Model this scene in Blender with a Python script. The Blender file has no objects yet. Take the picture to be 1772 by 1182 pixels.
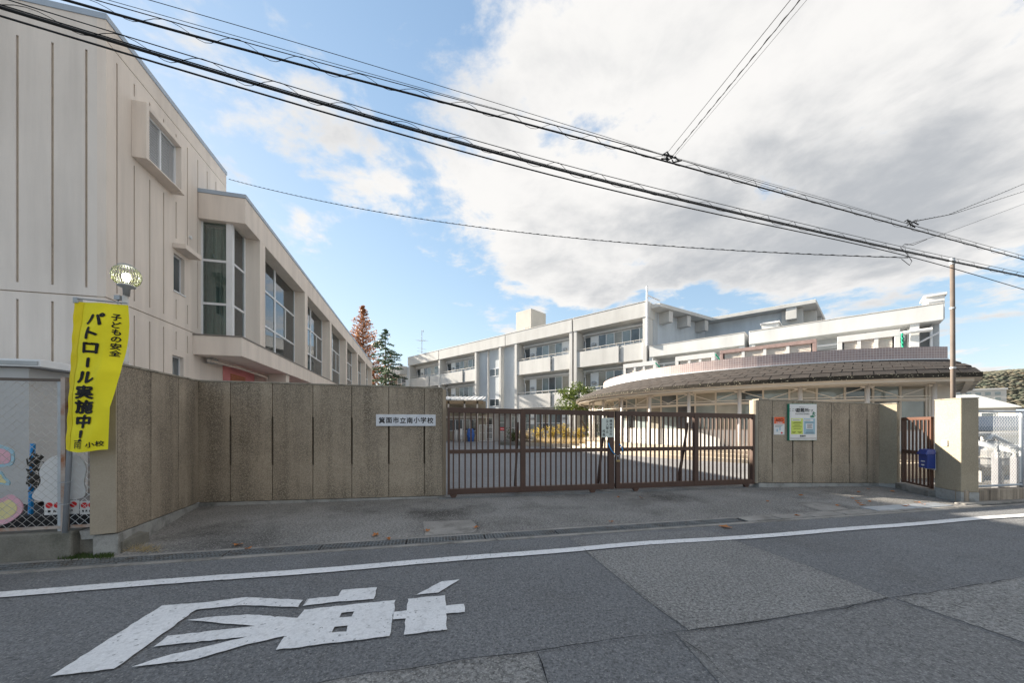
import bpy, bmesh, math, random
from mathutils import Vector, Matrix, noise as mnoise
random.seed(7)
sc = bpy.context.scene
COL = sc.collection
R = math.radians

# ------------------------------------------------------------------ camera
F_PX, CX, HZ, EYE = 620.0, 886.0, 735.0, 1.5      # focal length and horizon in photograph pixels, eye height in metres
cam_d = bpy.data.cameras.new('camera')
cam_d.sensor_width = 36.0
cam_d.lens = F_PX / 1772 * 36.0
cam_d.shift_y = (HZ - 591) / 1772
cam_d.clip_start = 0.05
cam_d.clip_end = 12000
cam = bpy.data.objects.new('camera', cam_d)
cam.location = (0, 0, EYE)
cam.rotation_euler = (R(90), 0, 0)
COL.objects.link(cam)
sc.camera = cam

# ------------------------------------------------------------------ sky and sun
SUN = Vector((-1.23, 0.78, 0.63)).normalized()      # towards the sun: behind the sports hall on the left
world = bpy.data.worlds.new('World')
sc.world = world
world.use_nodes = True
wn, wl = world.node_tree.nodes, world.node_tree.links
wn.clear()
def wnode(t, **k):
    n = wn.new(t)
    for a, b in k.items(): setattr(n, a, b)
    return n
def wmath(op, a, b=None, c=None, clamp=False):
    n = wnode('ShaderNodeMath', operation=op, use_clamp=clamp)
    for i, v in enumerate((a, b, c)):
        if v is None: continue
        if isinstance(v, (int, float)): n.inputs[i].default_value = v
        else: wl.new(v, n.inputs[i])
    return n.outputs[0]
sky = wnode('ShaderNodeTexSky', sky_type='NISHITA')
sky.sun_disc = False
sky.sun_elevation = math.asin(SUN.z)
sky.sun_rotation = math.atan2(SUN.x, SUN.y)
sky.altitude = 60
sky.air_density = 1.0
sky.dust_density = 0.15
sky.ozone_density = 3.0
tc = wnode('ShaderNodeTexCoord')
sep = wnode('ShaderNodeSeparateXYZ'); wl.new(tc.outputs['Generated'], sep.inputs[0])
dx, dy, dz = sep.outputs
zc = wmath('ADD', wmath('MAXIMUM', dz, 0.0), 0.13)
qx, qy = wmath('DIVIDE', dx, zc), wmath('DIVIDE', dy, zc)
comb = wnode('ShaderNodeCombineXYZ'); wl.new(qx, comb.inputs[0]); wl.new(qy, comb.inputs[1])
CLOUD_SEED = 31.4
def wnoise(scale, detail, rough, off, dist=0.0):
    mp = wnode('ShaderNodeMapping'); mp.inputs['Location'].default_value = off
    wl.new(comb.outputs[0], mp.inputs['Vector'])
    n = wnode('ShaderNodeTexNoise'); n.inputs['Scale'].default_value = scale; n.inputs['Detail'].default_value = detail
    n.inputs['Roughness'].default_value = rough; n.inputs['Distortion'].default_value = dist
    wl.new(mp.outputs[0], n.inputs['Vector'])
    return n.outputs['Fac']
nA = wnoise(1.15, 10, 0.57, (CLOUD_SEED, 1.7, 0.0), 0.2)
nB = wnoise(0.9, 6, 0.55, (8.3, 2.2, 0.0), 0.3)
nC = wnoise(3.6, 9, 0.62, (1.3, 5.2, 0.0), 0.25)
# cloud bank over the right half of the sky, thinning towards the left and towards the horizon
bank = wmath('MULTIPLY', wmath('ADD', qx, 0.30), 0.32)
bank = wmath('MINIMUM', wmath('MAXIMUM', bank, -0.005), 0.15)
far = wmath('MULTIPLY', wmath('SUBTRACT', wmath('SQRT', wmath('ADD', wmath('MULTIPLY', qx, qx), wmath('MULTIPLY', qy, qy))), 1.9), -0.16)
far = wmath('MINIMUM', wmath('MAXIMUM', far, -0.10), 0.0)
dens = wmath('ADD', wmath('ADD', wmath('ADD', wmath('MULTIPLY', nA, 0.68), wmath('MULTIPLY', nC, 0.32)), bank), far)
cover = wnode('ShaderNodeMapRange', interpolation_type='SMOOTHSTEP'); wl.new(dens, cover.inputs[0])
cover.inputs[1].default_value, cover.inputs[2].default_value = 0.530, 0.605
core = wnode('ShaderNodeMapRange', interpolation_type='SMOOTHSTEP')
wl.new(wmath('ADD', wmath('ADD', dens, wmath('MULTIPLY', wmath('SUBTRACT', nB, 0.5), 0.75)), wmath('MULTIPLY', wmath('SUBTRACT', nC, 0.5), 0.05)), core.inputs[0])
core.inputs[1].default_value, core.inputs[2].default_value = 0.55, 0.86
ccol = wnode('ShaderNodeMix', data_type='RGBA'); wl.new(core.outputs[0], ccol.inputs[0])
ccol.inputs[6].default_value = (1.0, 0.985, 0.965, 1)
ccol.inputs[7].default_value = (0.52, 0.545, 0.58, 1)
SKY_GAIN = 0.10
skyc = wnode('ShaderNodeMix', data_type='RGBA'); wl.new(cover.outputs[0], skyc.inputs[0])
cg = wnode('ShaderNodeVectorMath', operation='SCALE'); wl.new(ccol.outputs[2], cg.inputs[0]); cg.inputs[3].default_value = 2.38
haze_w = wnode('ShaderNodeMix', data_type='RGBA'); haze_w.inputs[0].default_value = 0.05
sat = []                                # the glow round the sun rolls off instead of burning out
ssep = wnode('ShaderNodeSeparateXYZ'); wl.new(sky.outputs[0], ssep.inputs[0])
scomb = wnode('ShaderNodeCombineXYZ')
for i in range(3): wl.new(wmath('DIVIDE', wmath('MULTIPLY', ssep.outputs[i], 4.6), wmath('ADD', ssep.outputs[i], 4.6)), scomb.inputs[i])
wl.new(scomb.outputs[0], haze_w.inputs[6]); haze_w.inputs[7].default_value = (2.35, 2.85, 3.5, 1)   # thin veil of high cloud
wl.new(haze_w.outputs[2], skyc.inputs[6]); wl.new(cg.outputs[0], skyc.inputs[7])
bg = wnode('ShaderNodeBackground'); bg.inputs['Strength'].default_value = SKY_GAIN
wl.new(skyc.outputs[2], bg.inputs['Color'])
wo = wnode('ShaderNodeOutputWorld'); wl.new(bg.outputs[0], wo.inputs['Surface'])

sun_d = bpy.data.lights.new('sun', 'SUN')
sun_d.energy = 4.6
sun_d.angle = R(0.53)
sun_d.color = (1.0, 0.90, 0.76)
sun_o = bpy.data.objects.new('sun', sun_d)
sun_o.rotation_euler = SUN.to_track_quat('Z', 'Y').to_euler()
sun_o.location = SUN * 60
COL.objects.link(sun_o)

sc.view_settings.view_transform = 'Standard'
sc.view_settings.look = 'None'
sc.view_settings.exposure = 2.03
sc.view_settings.gamma = 1.0
sc.view_settings.use_curve_mapping = False
sc.render.engine = 'CYCLES'
sc.cycles.use_denoising = True
sc.cycles.max_bounces = 6
sc.cycles.diffuse_bounces = 3
sc.cycles.transparent_max_bounces = 12

# ------------------------------------------------------------------ frames and mesh helpers
class Frame:
    """A plan frame: local x along ang, local y to its left, z up."""
    def __init__(s, ox, oy, ang): s.o = (ox, oy); s.a = ang; s.c, s.s = math.cos(ang), math.sin(ang)
    @staticmethod
    def through(p, q): return Frame(p[0], p[1], math.atan2(q[1]-p[1], q[0]-p[0]))
    def P(s, x, y): return (s.o[0]+x*s.c-y*s.s, s.o[1]+x*s.s+y*s.c)
    def L(s, X, Y):
        X -= s.o[0]; Y -= s.o[1]; return (X*s.c+Y*s.s, -X*s.s+Y*s.c)
def ground(px, py, z=0.0):
    """Plan position of a point of height z measured at a photograph pixel."""
    d = (EYE - z) * F_PX / (py - HZ); return ((px-CX)/F_PX*d, d)
def on_plane(fr, px, py, y=0.0):
    """Local (x, z) where the sight line of a measured pixel meets the frame's vertical plane at local y."""
    m = (px-CX)/F_PX
    den = -m*fr.s + fr.c
    ly0 = fr.L(0, 0)[1]
    d = (y-ly0)/den
    x = fr.L(m*d, d)[0]
    return x, EYE + (HZ-py)/F_PX*d
WORLD = Frame(0, 0, 0)
ORG = {}
def tag(o, label=None, cat=None, group=None, kind=None):
    if label: o['label'] = label
    if cat: o['category'] = cat
    if group: o['group'] = group
    if kind: o['kind'] = kind
    return o
def thing(name, label, cat, fr=WORLD, at=(0, 0, 0), group=None):
    o = bpy.data.objects.new(name, None)
    o.empty_display_size = 0.2
    COL.objects.link(o)
    X, Y = fr.P(at[0], at[1])
    o.location = (X, Y, at[2]); o.rotation_euler = (0, 0, fr.a)
    ORG[o.name] = tuple(at)
    return tag(o, label, cat, group)
class MB:
    """Collects faces; build() links them as one mesh object in its parent's frame."""
    def __init__(s): s.v = []; s.f = []
    def add(s, vs, fs):
        n = len(s.v); s.v += [tuple(v) for v in vs]; s.f += [tuple(i+n for i in f) for f in fs]; return s
    def box(s, x0, x1, y0, y1, z0, z1):
        return s.add([(x0,y0,z0),(x1,y0,z0),(x1,y1,z0),(x0,y1,z0),(x0,y0,z1),(x1,y0,z1),(x1,y1,z1),(x0,y1,z1)],
                     [(0,3,2,1),(4,5,6,7),(0,1,5,4),(1,2,6,5),(2,3,7,6),(3,0,4,7)])
    def quad(s, a, b, c, d): return s.add([a,b,c,d], [(0,1,2,3)])
    def prism(s, poly, z0, z1):
        n = len(poly)
        return s.add([(x,y,z0) for x,y in poly]+[(x,y,z1) for x,y in poly],
                     [tuple(range(n-1,-1,-1)), tuple(range(n,2*n))]+[(i,(i+1)%n,(i+1)%n+n,i+n) for i in range(n)])
    def prism_y(s, poly, y0, y1):
        """poly in (x, z), extruded along y."""
        n = len(poly)
        return s.add([(x,y0,z) for x,z in poly]+[(x,y1,z) for x,z in poly],
                     [tuple(range(n)), tuple(range(2*n-1,n-1,-1))]+[(i,i+n,(i+1)%n+n,(i+1)%n) for i in range(n)])
    def tube(s, pts, r, n=6, cap=True, r1=None):
        pts = [Vector(p) for p in pts]; m = len(pts); rings = []
        up = Vector((0,0,1)); base = len(s.v)
        for i, p in enumerate(pts):
            t = (pts[min(i+1,m-1)]-pts[max(i-1,0)]).normalized()
            a = t.cross(up if abs(t.z) < .95 else Vector((1,0,0))).normalized(); b = t.cross(a)
            rr = r if r1 is None else r+(r1-r)*i/(m-1)
            for k in range(n):
                w = 2*math.pi*k/n; s.v.append(tuple(p+a*(rr*math.cos(w))+b*(rr*math.sin(w))))
        for i in range(m-1):
            for k in range(n):
                s.f.append((base+i*n+k, base+i*n+(k+1)%n, base+(i+1)*n+(k+1)%n, base+(i+1)*n+k))
        if cap:
            s.f.append(tuple(base+k for k in range(n-1,-1,-1))); s.f.append(tuple(base+(m-1)*n+k for k in range(n)))
        return s
    def lathe(s, prof, c=(0,0,0), n=24, axis='z'):
        base = len(s.v); m = len(prof)
        for r, z in prof:
            for k in range(n):
                w = 2*math.pi*k/n; p = (r*math.cos(w), r*math.sin(w), z)
                if axis == 'y': p = (p[0], z, p[1])
                if axis == 'x': p = (z, p[0], p[1])
                s.v.append((c[0]+p[0], c[1]+p[1], c[2]+p[2]))
        for i in range(m-1):
            for k in range(n):
                s.f.append((base+i*n+k, base+i*n+(k+1)%n, base+(i+1)*n+(k+1)%n, base+(i+1)*n+k))
        s.f.append(tuple(base+k for k in range(n-1,-1,-1))); s.f.append(tuple(base+(m-1)*n+k for k in range(n)))
        return s
    def mesh(s, name, off=(0,0,0), smooth=False):
        me = bpy.data.meshes.new(name)
        ox, oy, oz = off
        me.from_pydata([(x-ox,y-oy,z-oz) for x,y,z in s.v], [], s.f)
        if smooth: me.polygons.foreach_set('use_smooth', [True]*len(me.polygons))
        me.update()
        return me
    def build(s, name, mat, parent=None, smooth=False, bevel=0, fix=False):
        off = ORG.get(parent.name, (0,0,0)) if parent else (0,0,0)
        me = s.mesh(name, off, smooth)
        if fix:
            bm = bmesh.new(); bm.from_mesh(me); bmesh.ops.recalc_face_normals(bm, faces=bm.faces); bm.to_mesh(me); bm.free()
        me.materials.append(mat)
        o = bpy.data.objects.new(name, me); COL.objects.link(o)
        if parent: o.parent = parent; ORG[o.name] = off
        if bevel:
            b = o.modifiers.new('bevel', 'BEVEL'); b.width = bevel; b.segments = 2; b.limit_method = 'ANGLE'
        return o
def inst(name, me, parent, at, rotz=0.0, mat=None):
    """Another part that shares mesh data, placed in its parent's frame."""
    o = bpy.data.objects.new(name, me); COL.objects.link(o); o.parent = parent
    off = ORG.get(parent.name, (0,0,0))
    o.location = (at[0]-off[0], at[1]-off[1], at[2]-off[2]); o.rotation_euler = (0,0,rotz)
    return o
def solo(name, mb, mat, label, cat, fr=WORLD, at=(0,0,0), group=None, **k):
    """A thing that is one mesh; verts in frame coordinates."""
    me = mb.mesh(name, at, k.get('smooth', False)); me.materials.append(mat)
    o = bpy.data.objects.new(name, me); COL.objects.link(o)
    X, Y = fr.P(at[0], at[1]); o.location = (X, Y, at[2]); o.rotation_euler = (0,0,fr.a)
    ORG[o.name] = tuple(at)
    return tag(o, label, cat, group)
def struct(name, mb, mat, parent=None):
    o = mb.build(name, mat, parent)
    if not parent: o['kind'] = 'structure'
    return o
_textcache = {}
def glyphs(body, size, bold=0.0, spacing=1.0, align='CENTER'):
    """Vertices and faces of a line of lettering, in x/y, centred on the origin."""
    bold = min(bold, 0.0); key = (body, bold, spacing)
    if key not in _textcache:
        cu = bpy.data.curves.new('lettering', 'FONT'); cu.body = body; cu.size = 1.0; cu.offset = bold; cu.space_character = spacing
        cu.resolution_u = 3; cu.align_x = 'CENTER'
        o = bpy.data.objects.new('lettering', cu); COL.objects.link(o)
        dg = bpy.context.evaluated_depsgraph_get(); dg.update()
        me = bpy.data.meshes.new_from_object(o.evaluated_get(dg))
        vs = [tuple(v.co) for v in me.vertices]; fs = [tuple(p.vertices) for p in me.polygons]
        bpy.data.objects.remove(o); bpy.data.curves.remove(cu); bpy.data.meshes.remove(me)
        if vs:
            x0, x1 = min(v[0] for v in vs), max(v[0] for v in vs); y0, y1 = min(v[1] for v in vs), max(v[1] for v in vs)
            vs = [(v[0]-(x0+x1)/2, v[1]-(y0+y1)/2) for v in vs]
        _textcache[key] = (vs, fs)
    vs, fs = _textcache[key]
    return [(x*size, y*size) for x, y in vs], fs
SHIFTS = ((0,0),(1,0),(-1,0),(0,1),(0,-1))
# ------------------------------------------------------------------ materials
def M(name, col, rough=0.8, var=0.12, scale=1.5, fine=0.0, fscale=90, bump=0.0, streak=0.0, sscale=5.0, spec=0.3, metal=0.0,
      stain=None, stain_amt=0.0, stain_scale=2.0, speck=None, speck_scale=160, speck_amt=0.0, dist=0.002, drip=False):
    """Procedural surface: cloudy variation, fine grain, vertical rain streaks, blotchy stains, specks, relief."""
    m = bpy.data.materials.new(name); m.use_nodes = True
    nt = m.node_tree; N, L = nt.nodes, nt.links
    b = N['Principled BSDF']; b.inputs['Roughness'].default_value = rough; b.inputs['Metallic'].default_value = metal
    b.inputs['Specular IOR Level'].default_value = spec
    tc = N.new('ShaderNodeTexCoord'); oi = N.new('ShaderNodeObjectInfo')
    ad = N.new('ShaderNodeVectorMath'); ad.operation = 'ADD'; L.new(tc.outputs['Object'], ad.inputs[0])
    sx = N.new('ShaderNodeMath'); sx.operation = 'MULTIPLY'; sx.inputs[1].default_value = 37.0; L.new(oi.outputs['Random'], sx.inputs[0])
    L.new(sx.outputs[0], ad.inputs[1]); P = ad.outputs[0]
    def noise(sc_, det, r=0.55, vec=None):
        n = N.new('ShaderNodeTexNoise'); n.inputs['Scale'].default_value = sc_; n.inputs['Detail'].default_value = det
        n.inputs['Roughness'].default_value = r; L.new(vec or P, n.inputs['Vector']); return n.outputs['Fac']
    def rng(src, a, c, d, e):
        n = N.new('ShaderNodeMapRange'); L.new(src, n.inputs[0])
        for i, v in enumerate((a, c, d, e)): n.inputs[i+1].default_value = v
        return n.outputs[0]
    def mul(colsock, fac):
        n = N.new('ShaderNodeVectorMath'); n.operation = 'SCALE'; L.new(colsock, n.inputs[0]); L.new(fac, n.inputs[3]); return n.outputs[0]
    rgb = N.new('ShaderNodeRGB'); rgb.outputs[0].default_value = (*col, 1); c = rgb.outputs[0]
    if var: c = mul(c, rng(noise(scale, 5), 0.3, 0.7, 1-var, 1+var))
    if fine: c = mul(c, rng(noise(fscale, 6, 0.8), 0.3, 0.7, 1-fine, 1+fine))
    if streak:
        mp = N.new('ShaderNodeMapping'); mp.inputs['Scale'].default_value = (sscale, sscale, 0.22); L.new(P, mp.inputs['Vector'])
        st = noise(1.0, 5, 0.6, mp.outputs[0])
        if drip:                      # rain runs start at the coping and splashed dirt sits at the foot
            sp_ = N.new('ShaderNodeSeparateXYZ'); L.new(tc.outputs['Object'], sp_.inputs[0])
            top = rng(sp_.outputs[2], 0.7, 2.25, 0.0, 0.11); foot = rng(sp_.outputs[2], 0.06, 0.42, 0.13, 0.0)
            for q in (top, foot):
                a_ = N.new('ShaderNodeMath'); a_.operation = 'ADD'; L.new(st, a_.inputs[0]); L.new(q, a_.inputs[1]); st = a_.outputs[0]
        c = mul(c, rng(st, 0.42, 0.72, 1.06, 1-streak))
    if stain:
        mx = N.new('ShaderNodeMix'); mx.data_type = 'RGBA'; L.new(rng(noise(stain_scale, 8, 0.65), 0.5, 0.68, 0, stain_amt), mx.inputs[0])
        L.new(c, mx.inputs[6]); mx.inputs[7].default_value = (*stain, 1); c = mx.outputs[2]
    if speck:
        v = N.new('ShaderNodeTexVoronoi'); v.inputs['Scale'].default_value = speck_scale; L.new(P, v.inputs['Vector'])
        sp = N.new('ShaderNodeSeparateColor'); L.new(v.outputs['Color'], sp.inputs[0])
        mx = N.new('ShaderNodeMix'); mx.data_type = 'RGBA'; L.new(rng(sp.outputs[0], 1-speck_amt, 1-speck_amt+0.02, 0, 0.8), mx.inputs[0])
        L.new(c, mx.inputs[6]); mx.inputs[7].default_value = (*speck, 1); c = mx.outputs[2]
    L.new(c, b.inputs['Base Color'])
    if bump:
        bp = N.new('ShaderNodeBump'); bp.inputs['Strength'].default_value = bump; bp.inputs['Distance'].default_value = dist
        L.new(noise(fscale, 4, 0.7), bp.inputs['Height']); L.new(bp.outputs[0], b.inputs['Normal'])
    return m
def glassy(name, tint, see=0.6, rough=0.03, bias=0.06):
    """Window pane: tinted see-through plus mirror reflection that grows at grazing angles."""
    m = bpy.data.materials.new(name); m.use_nodes = True; nt = m.node_tree; N, L = nt.nodes, nt.links
    N.remove(N['Principled BSDF']); out = N['Material Output']
    tr = N.new('ShaderNodeBsdfTransparent'); tr.inputs[0].default_value = (*tint, 1)
    df = N.new('ShaderNodeBsdfDiffuse'); df.inputs[0].default_value = (*[t*0.35 for t in tint], 1)
    gl = N.new('ShaderNodeBsdfGlossy'); gl.inputs['Roughness'].default_value = rough; gl.inputs[0].default_value = (.95,.97,1,1)
    m0 = N.new('ShaderNodeMixShader'); m0.inputs[0].default_value = see; L.new(df.outputs[0], m0.inputs[1]); L.new(tr.outputs[0], m0.inputs[2])
    fr = N.new('ShaderNodeFresnel'); fr.inputs[0].default_value = 1.5
    ad = N.new('ShaderNodeMath'); ad.operation = 'ADD'; ad.use_clamp = True; L.new(fr.outputs[0], ad.inputs[0]); ad.inputs[1].default_value = bias
    mx = N.new('ShaderNodeMixShader'); L.new(ad.outputs[0], mx.inputs[0]); L.new(m0.outputs[0], mx.inputs[1]); L.new(gl.outputs[0], mx.inputs[2])
    L.new(mx.outputs[0], out.inputs['Surface'])
    return m
def leafy(name, c1, c2, trans=0.35, rough=0.5):
    m = bpy.data.materials.new(name); m.use_nodes = True; nt = m.node_tree; N, L = nt.nodes, nt.links
    b = N['Principled BSDF']; b.inputs['Roughness'].default_value = rough; b.inputs['Specular IOR Level'].default_value = 0.3
    g = N.new('ShaderNodeNewGeometry'); mx = N.new('ShaderNodeMix'); mx.data_type = 'RGBA'
    L.new(g.outputs['Random Per Island'], mx.inputs[0]); mx.inputs[6].default_value = (*c1, 1); mx.inputs[7].default_value = (*c2, 1)
    L.new(mx.outputs[2], b.inputs['Base Color'])
    t = N.new('ShaderNodeBsdfTranslucent'); L.new(mx.outputs[2], t.inputs[0])
    ms = N.new('ShaderNodeMixShader'); ms.inputs[0].default_value = trans
    L.new(b.outputs[0], ms.inputs[1]); L.new(t.outputs[0], ms.inputs[2]); L.new(ms.outputs[0], N['Material Output'].inputs['Surface'])
    return m
def tiled(name, c1, c2, mortar, w, h, bump=0.3):
    """Small square tiles, too small to build one by one."""
    m = bpy.data.materials.new(name); m.use_nodes = True; nt = m.node_tree; N, L = nt.nodes, nt.links
    b = N['Principled BSDF']; b.inputs['Roughness'].default_value = 0.45
    uv = N.new('ShaderNodeUVMap'); br = N.new('ShaderNodeTexBrick'); L.new(uv.outputs[0], br.inputs['Vector'])
    br.offset = 0.0; br.inputs['Color1'].default_value = (*c1,1); br.inputs['Color2'].default_value = (*c2,1); br.inputs['Mortar'].default_value = (*mortar,1)
    br.inputs['Scale'].default_value = 1.0; br.inputs['Mortar Size'].default_value = 0.007; br.inputs['Brick Width'].default_value = w; br.inputs['Row Height'].default_value = h
    L.new(br.outputs['Color'], b.inputs['Base Color'])
    bp = N.new('ShaderNodeBump'); bp.inputs['Strength'].default_value = bump; bp.inputs['Distance'].default_value = 0.004; bp.invert = True
    L.new(br.outputs['Fac'], bp.inputs['Height']); L.new(bp.outputs[0], b.inputs['Normal'])
    return m
def glow(name, col, strength):
    m = bpy.data.materials.new(name); m.use_nodes = True; b = m.node_tree.nodes['Principled BSDF']
    b.inputs['Emission Color'].default_value = (*col,1); b.inputs['Emission Strength'].default_value = strength; b.inputs['Base Color'].default_value = (*col,1)
    return m
m_road   = M('asphalt_dark', (0.157,0.160,0.165), 0.9, 0.09, 0.7, 0.75, 55, 1.0, speck=(0.30,0.295,0.285), speck_scale=125, speck_amt=0.06, stain=(0.105,0.104,0.103), stain_amt=0.5, stain_scale=0.9, dist=0.009)
m_road2  = M('asphalt_worn', (0.205,0.202,0.196), 0.92, 0.12, 0.9, 0.9, 42, 1.0, speck=(0.36,0.35,0.33), speck_scale=100, speck_amt=0.12, dist=0.011)
m_road3  = M('asphalt_mid', (0.172,0.171,0.170), 0.9, 0.10, 0.8, 0.8, 52, 1.0, speck=(0.32,0.315,0.30), speck_scale=120, speck_amt=0.08, dist=0.009)
m_yard   = M('asphalt_yard', (0.20,0.20,0.205), 0.92, 0.10, 0.4, 0.3, 60, 0.4, speck=(0.34,0.33,0.32), speck_scale=40, speck_amt=0.06)
m_apron  = M('concrete_apron', (0.215,0.207,0.195), 0.92, 0.26, 0.7, 0.95, 36, 1.0, stain=(0.070,0.066,0.061), stain_amt=0.95, stain_scale=0.6, speck=(0.34,0.325,0.30), speck_scale=90, speck_amt=0.12, dist=0.011)
m_earth  = M('earth', (0.16,0.14,0.11), 0.95, 0.25, 0.08, 0.2, 8)
m_crack  = M('crack', (0.022,0.022,0.023), 1.0, 0.3, 9)
m_paint  = M('road_paint', (0.70,0.70,0.705), 0.75, 0.06, 2.5, 0.16, 60, 0.6, stain=(0.36,0.36,0.36), stain_amt=0.45, stain_scale=20, speck=(0.22,0.22,0.22), speck_scale=70, speck_amt=0.025, dist=0.004)
m_conc   = M('gutter_concrete', (0.27,0.255,0.235), 0.92, 0.2, 2.2, 0.28, 70, 0.5, stain=(0.10,0.095,0.085), stain_amt=0.75, stain_scale=2.6)
m_plinth = M('plinth_concrete', (0.33,0.325,0.31), 0.9, 0.18, 3, 0.16, 60, 0.4, stain=(0.10,0.10,0.09), stain_amt=0.75, stain_scale=3.5)
m_mossy  = M('mossy_concrete', (0.20,0.19,0.165), 0.95, 0.25, 3, 0.25, 60, 0.5, stain=(0.06,0.062,0.045), stain_amt=0.8, stain_scale=3)
m_aggr   = M('aggregate', (0.335,0.278,0.213), 0.92, 0.16, 1.7, 0.75, 70, 0.9, streak=0.44, sscale=3.2, stain=(0.185,0.155,0.122), stain_amt=0.6, stain_scale=1.4, speck=(0.42,0.355,0.275), speck_scale=95, speck_amt=0.25, drip=True, dist=0.006)
m_aggr_s = M('sandy_aggregate', (0.315,0.270,0.200), 0.92, 0.10, 1.7, 0.30, 75, 0.9, speck=(0.38,0.325,0.24), speck_scale=95, speck_amt=0.18, dist=0.006)
m_edge   = M('wall_edge_cement', (0.34,0.29,0.225), 0.9, 0.10, 3, 0.15, 70, 0.3)
m_joint  = M('wall_joint', (0.075,0.062,0.047), 1.0, 0.2, 6)
m_cap    = M('wall_cap', (0.30,0.27,0.22), 0.9, 0.25, 4, 0.2, 60, 0.3, stain=(0.09,0.085,0.07), stain_amt=0.8, stain_scale=5)
m_gym    = M('painted_stucco', (0.72,0.645,0.582), 0.85, 0.035, 0.7, 0.05, 120, 0.25, streak=0.10, sscale=2.5)
m_gymf   = M('grey_stucco', (0.69,0.64,0.597), 0.85, 0.035, 0.6, 0.05, 120, 0.25, streak=0.10, sscale=2.5)
m_gjoint = M('stucco_joint', (0.42,0.35,0.28), 0.9, 0.15, 5)
m_coping = M('coping_metal', (0.36,0.43,0.52), 0.45, 0.06, 2, spec=0.5)
m_soffit = M('soffit', (0.62,0.56,0.50), 0.85, 0.06, 2)
m_pink   = M('pink_wall', (0.62,0.24,0.24), 0.8, 0.06, 2)
m_vent   = M('vent_louvre', (0.42,0.17,0.08), 0.6, 0.1, 6)
m_alu    = M('aluminium', (0.72,0.735,0.76), 0.35, 0.04, 4, spec=0.6)
m_whitep = M('white_paint', (0.66,0.66,0.655), 0.5, 0.05, 3, spec=0.4, stain=(0.6,0.58,0.54), stain_amt=0.3, stain_scale=4)
m_curt   = M('curtain', (0.30,0.47,0.41), 0.95, 0.2, 3, 0.1, 40)
m_curt2  = M('sky_toned_curtain', (0.42,0.50,0.455), 0.95, 0.12, 2)  # cloth toned paler to stand in for sky reflections on the panes
m_glass  = glassy('pane_glass', (0.66,0.76,0.74), 0.9)
m_dkglass= M('dark_pane', (0.085,0.10,0.11), 0.06, 0.5, 0.6, spec=0.9)
m_gyglass= M('grey_pane', (0.22,0.26,0.265), 0.07, 0.35, 0.7, spec=0.9)
m_bgglass= M('blind_pane', (0.30,0.28,0.235), 0.12, 0.3, 0.8, spec=0.8)
m_school = M('school_white', (0.54,0.535,0.52), 0.85, 0.05, 0.35, 0.05, 40, 0.1, streak=0.10, sscale=1.2)
m_school2= M('school_shade_blue', (0.48,0.51,0.535), 0.85, 0.05, 0.35, 0.05, 40, 0.1, streak=0.08, sscale=1.2)  # same white walls where recessed, with bluish shade put into the colour
m_panelw = M('white_spandrel', (0.78,0.80,0.81), 0.5, 0.03, 1)
m_rail   = M('rail_metal', (0.60,0.57,0.53), 0.5, 0.1, 3)
m_hood   = M('vent_hood', (0.38,0.39,0.40), 0.4, 0.1, 3, metal=0.3)
m_tankb  = M('tank_house', (0.55,0.52,0.47), 0.85, 0.06, 0.8)
m_colm   = M('pale_column', (0.66,0.63,0.61), 0.5, 0.04, 2, spec=0.4)
m_cream  = M('cream_steel', (0.56,0.51,0.45), 0.55, 0.06, 2, spec=0.4)
m_cream2 = M('cream_soffit', (0.56,0.52,0.465), 0.8, 0.06, 2)
m_shing  = M('roof_shingle', (0.052,0.045,0.041), 0.92, 0.25, 2.5, 0.25, 60, 0.5, stain=(0.065,0.05,0.042), stain_amt=0.7, stain_scale=2)
m_moss   = M('eave_moss', (0.035,0.030,0.024), 0.95, 0.3, 5, speck=(0.5,0.46,0.34), speck_scale=38, speck_amt=0.045)
m_tile   = tiled('parapet_tile', (0.37,0.275,0.26), (0.31,0.235,0.235), (0.56,0.50,0.48), 0.10, 0.10)
m_step   = M('step_stone', (0.46,0.395,0.315), 0.85, 0.10, 2, 0.15, 40, 0.2)
m_brown  = M('gate_brown', (0.082,0.046,0.034), 0.5, 0.12, 3, 0.06, 80, spec=0.4, stain=(0.12,0.058,0.035), stain_amt=0.4, stain_scale=5)
m_brown2 = M('wicket_brown', (0.105,0.052,0.036), 0.5, 0.12, 3, spec=0.4)
m_steel  = M('galvanised', (0.42,0.45,0.48), 0.5, 0.15, 4, metal=0.25, stain=(0.28,0.20,0.13), stain_amt=0.25, stain_scale=9)
m_rust   = M('rusty_steel', (0.40,0.34,0.30), 0.75, 0.2, 5, stain=(0.30,0.11,0.04), stain_amt=0.9, stain_scale=6)
m_rustp  = M('rusty_pole', (0.135,0.112,0.096), 0.7, 0.15, 3, stain=(0.13,0.08,0.055), stain_amt=0.4, stain_scale=5)
m_lampp  = M('lamp_post_paint', (0.58,0.57,0.54), 0.6, 0.1, 5, stain=(0.25,0.13,0.07), stain_amt=0.9, stain_scale=4)
m_wire   = M('fence_wire', (0.52,0.51,0.49), 0.55, 0.25, 2, metal=0.2, stain=(0.30,0.19,0.11), stain_amt=0.7, stain_scale=3)
m_wire2  = M('new_fence_wire', (0.70,0.72,0.73), 0.45, 0.1, 4, metal=0.2)
m_grate  = M('grate_steel', (0.20,0.21,0.215), 0.6, 0.2, 4, metal=0.3, stain=(0.13,0.095,0.065), stain_amt=0.6, stain_scale=5)
m_wingw  = M('wing_white', (0.62,0.625,0.615), 0.85, 0.05, 0.35, 0.05, 40, 0.1, streak=0.10, sscale=1.2)
m_cable  = M('cable_black', (0.012,0.014,0.016), 0.5, 0.1, 8)
m_ink    = M('black_ink', (0.012,0.011,0.012), 0.7, 0.0)
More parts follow.
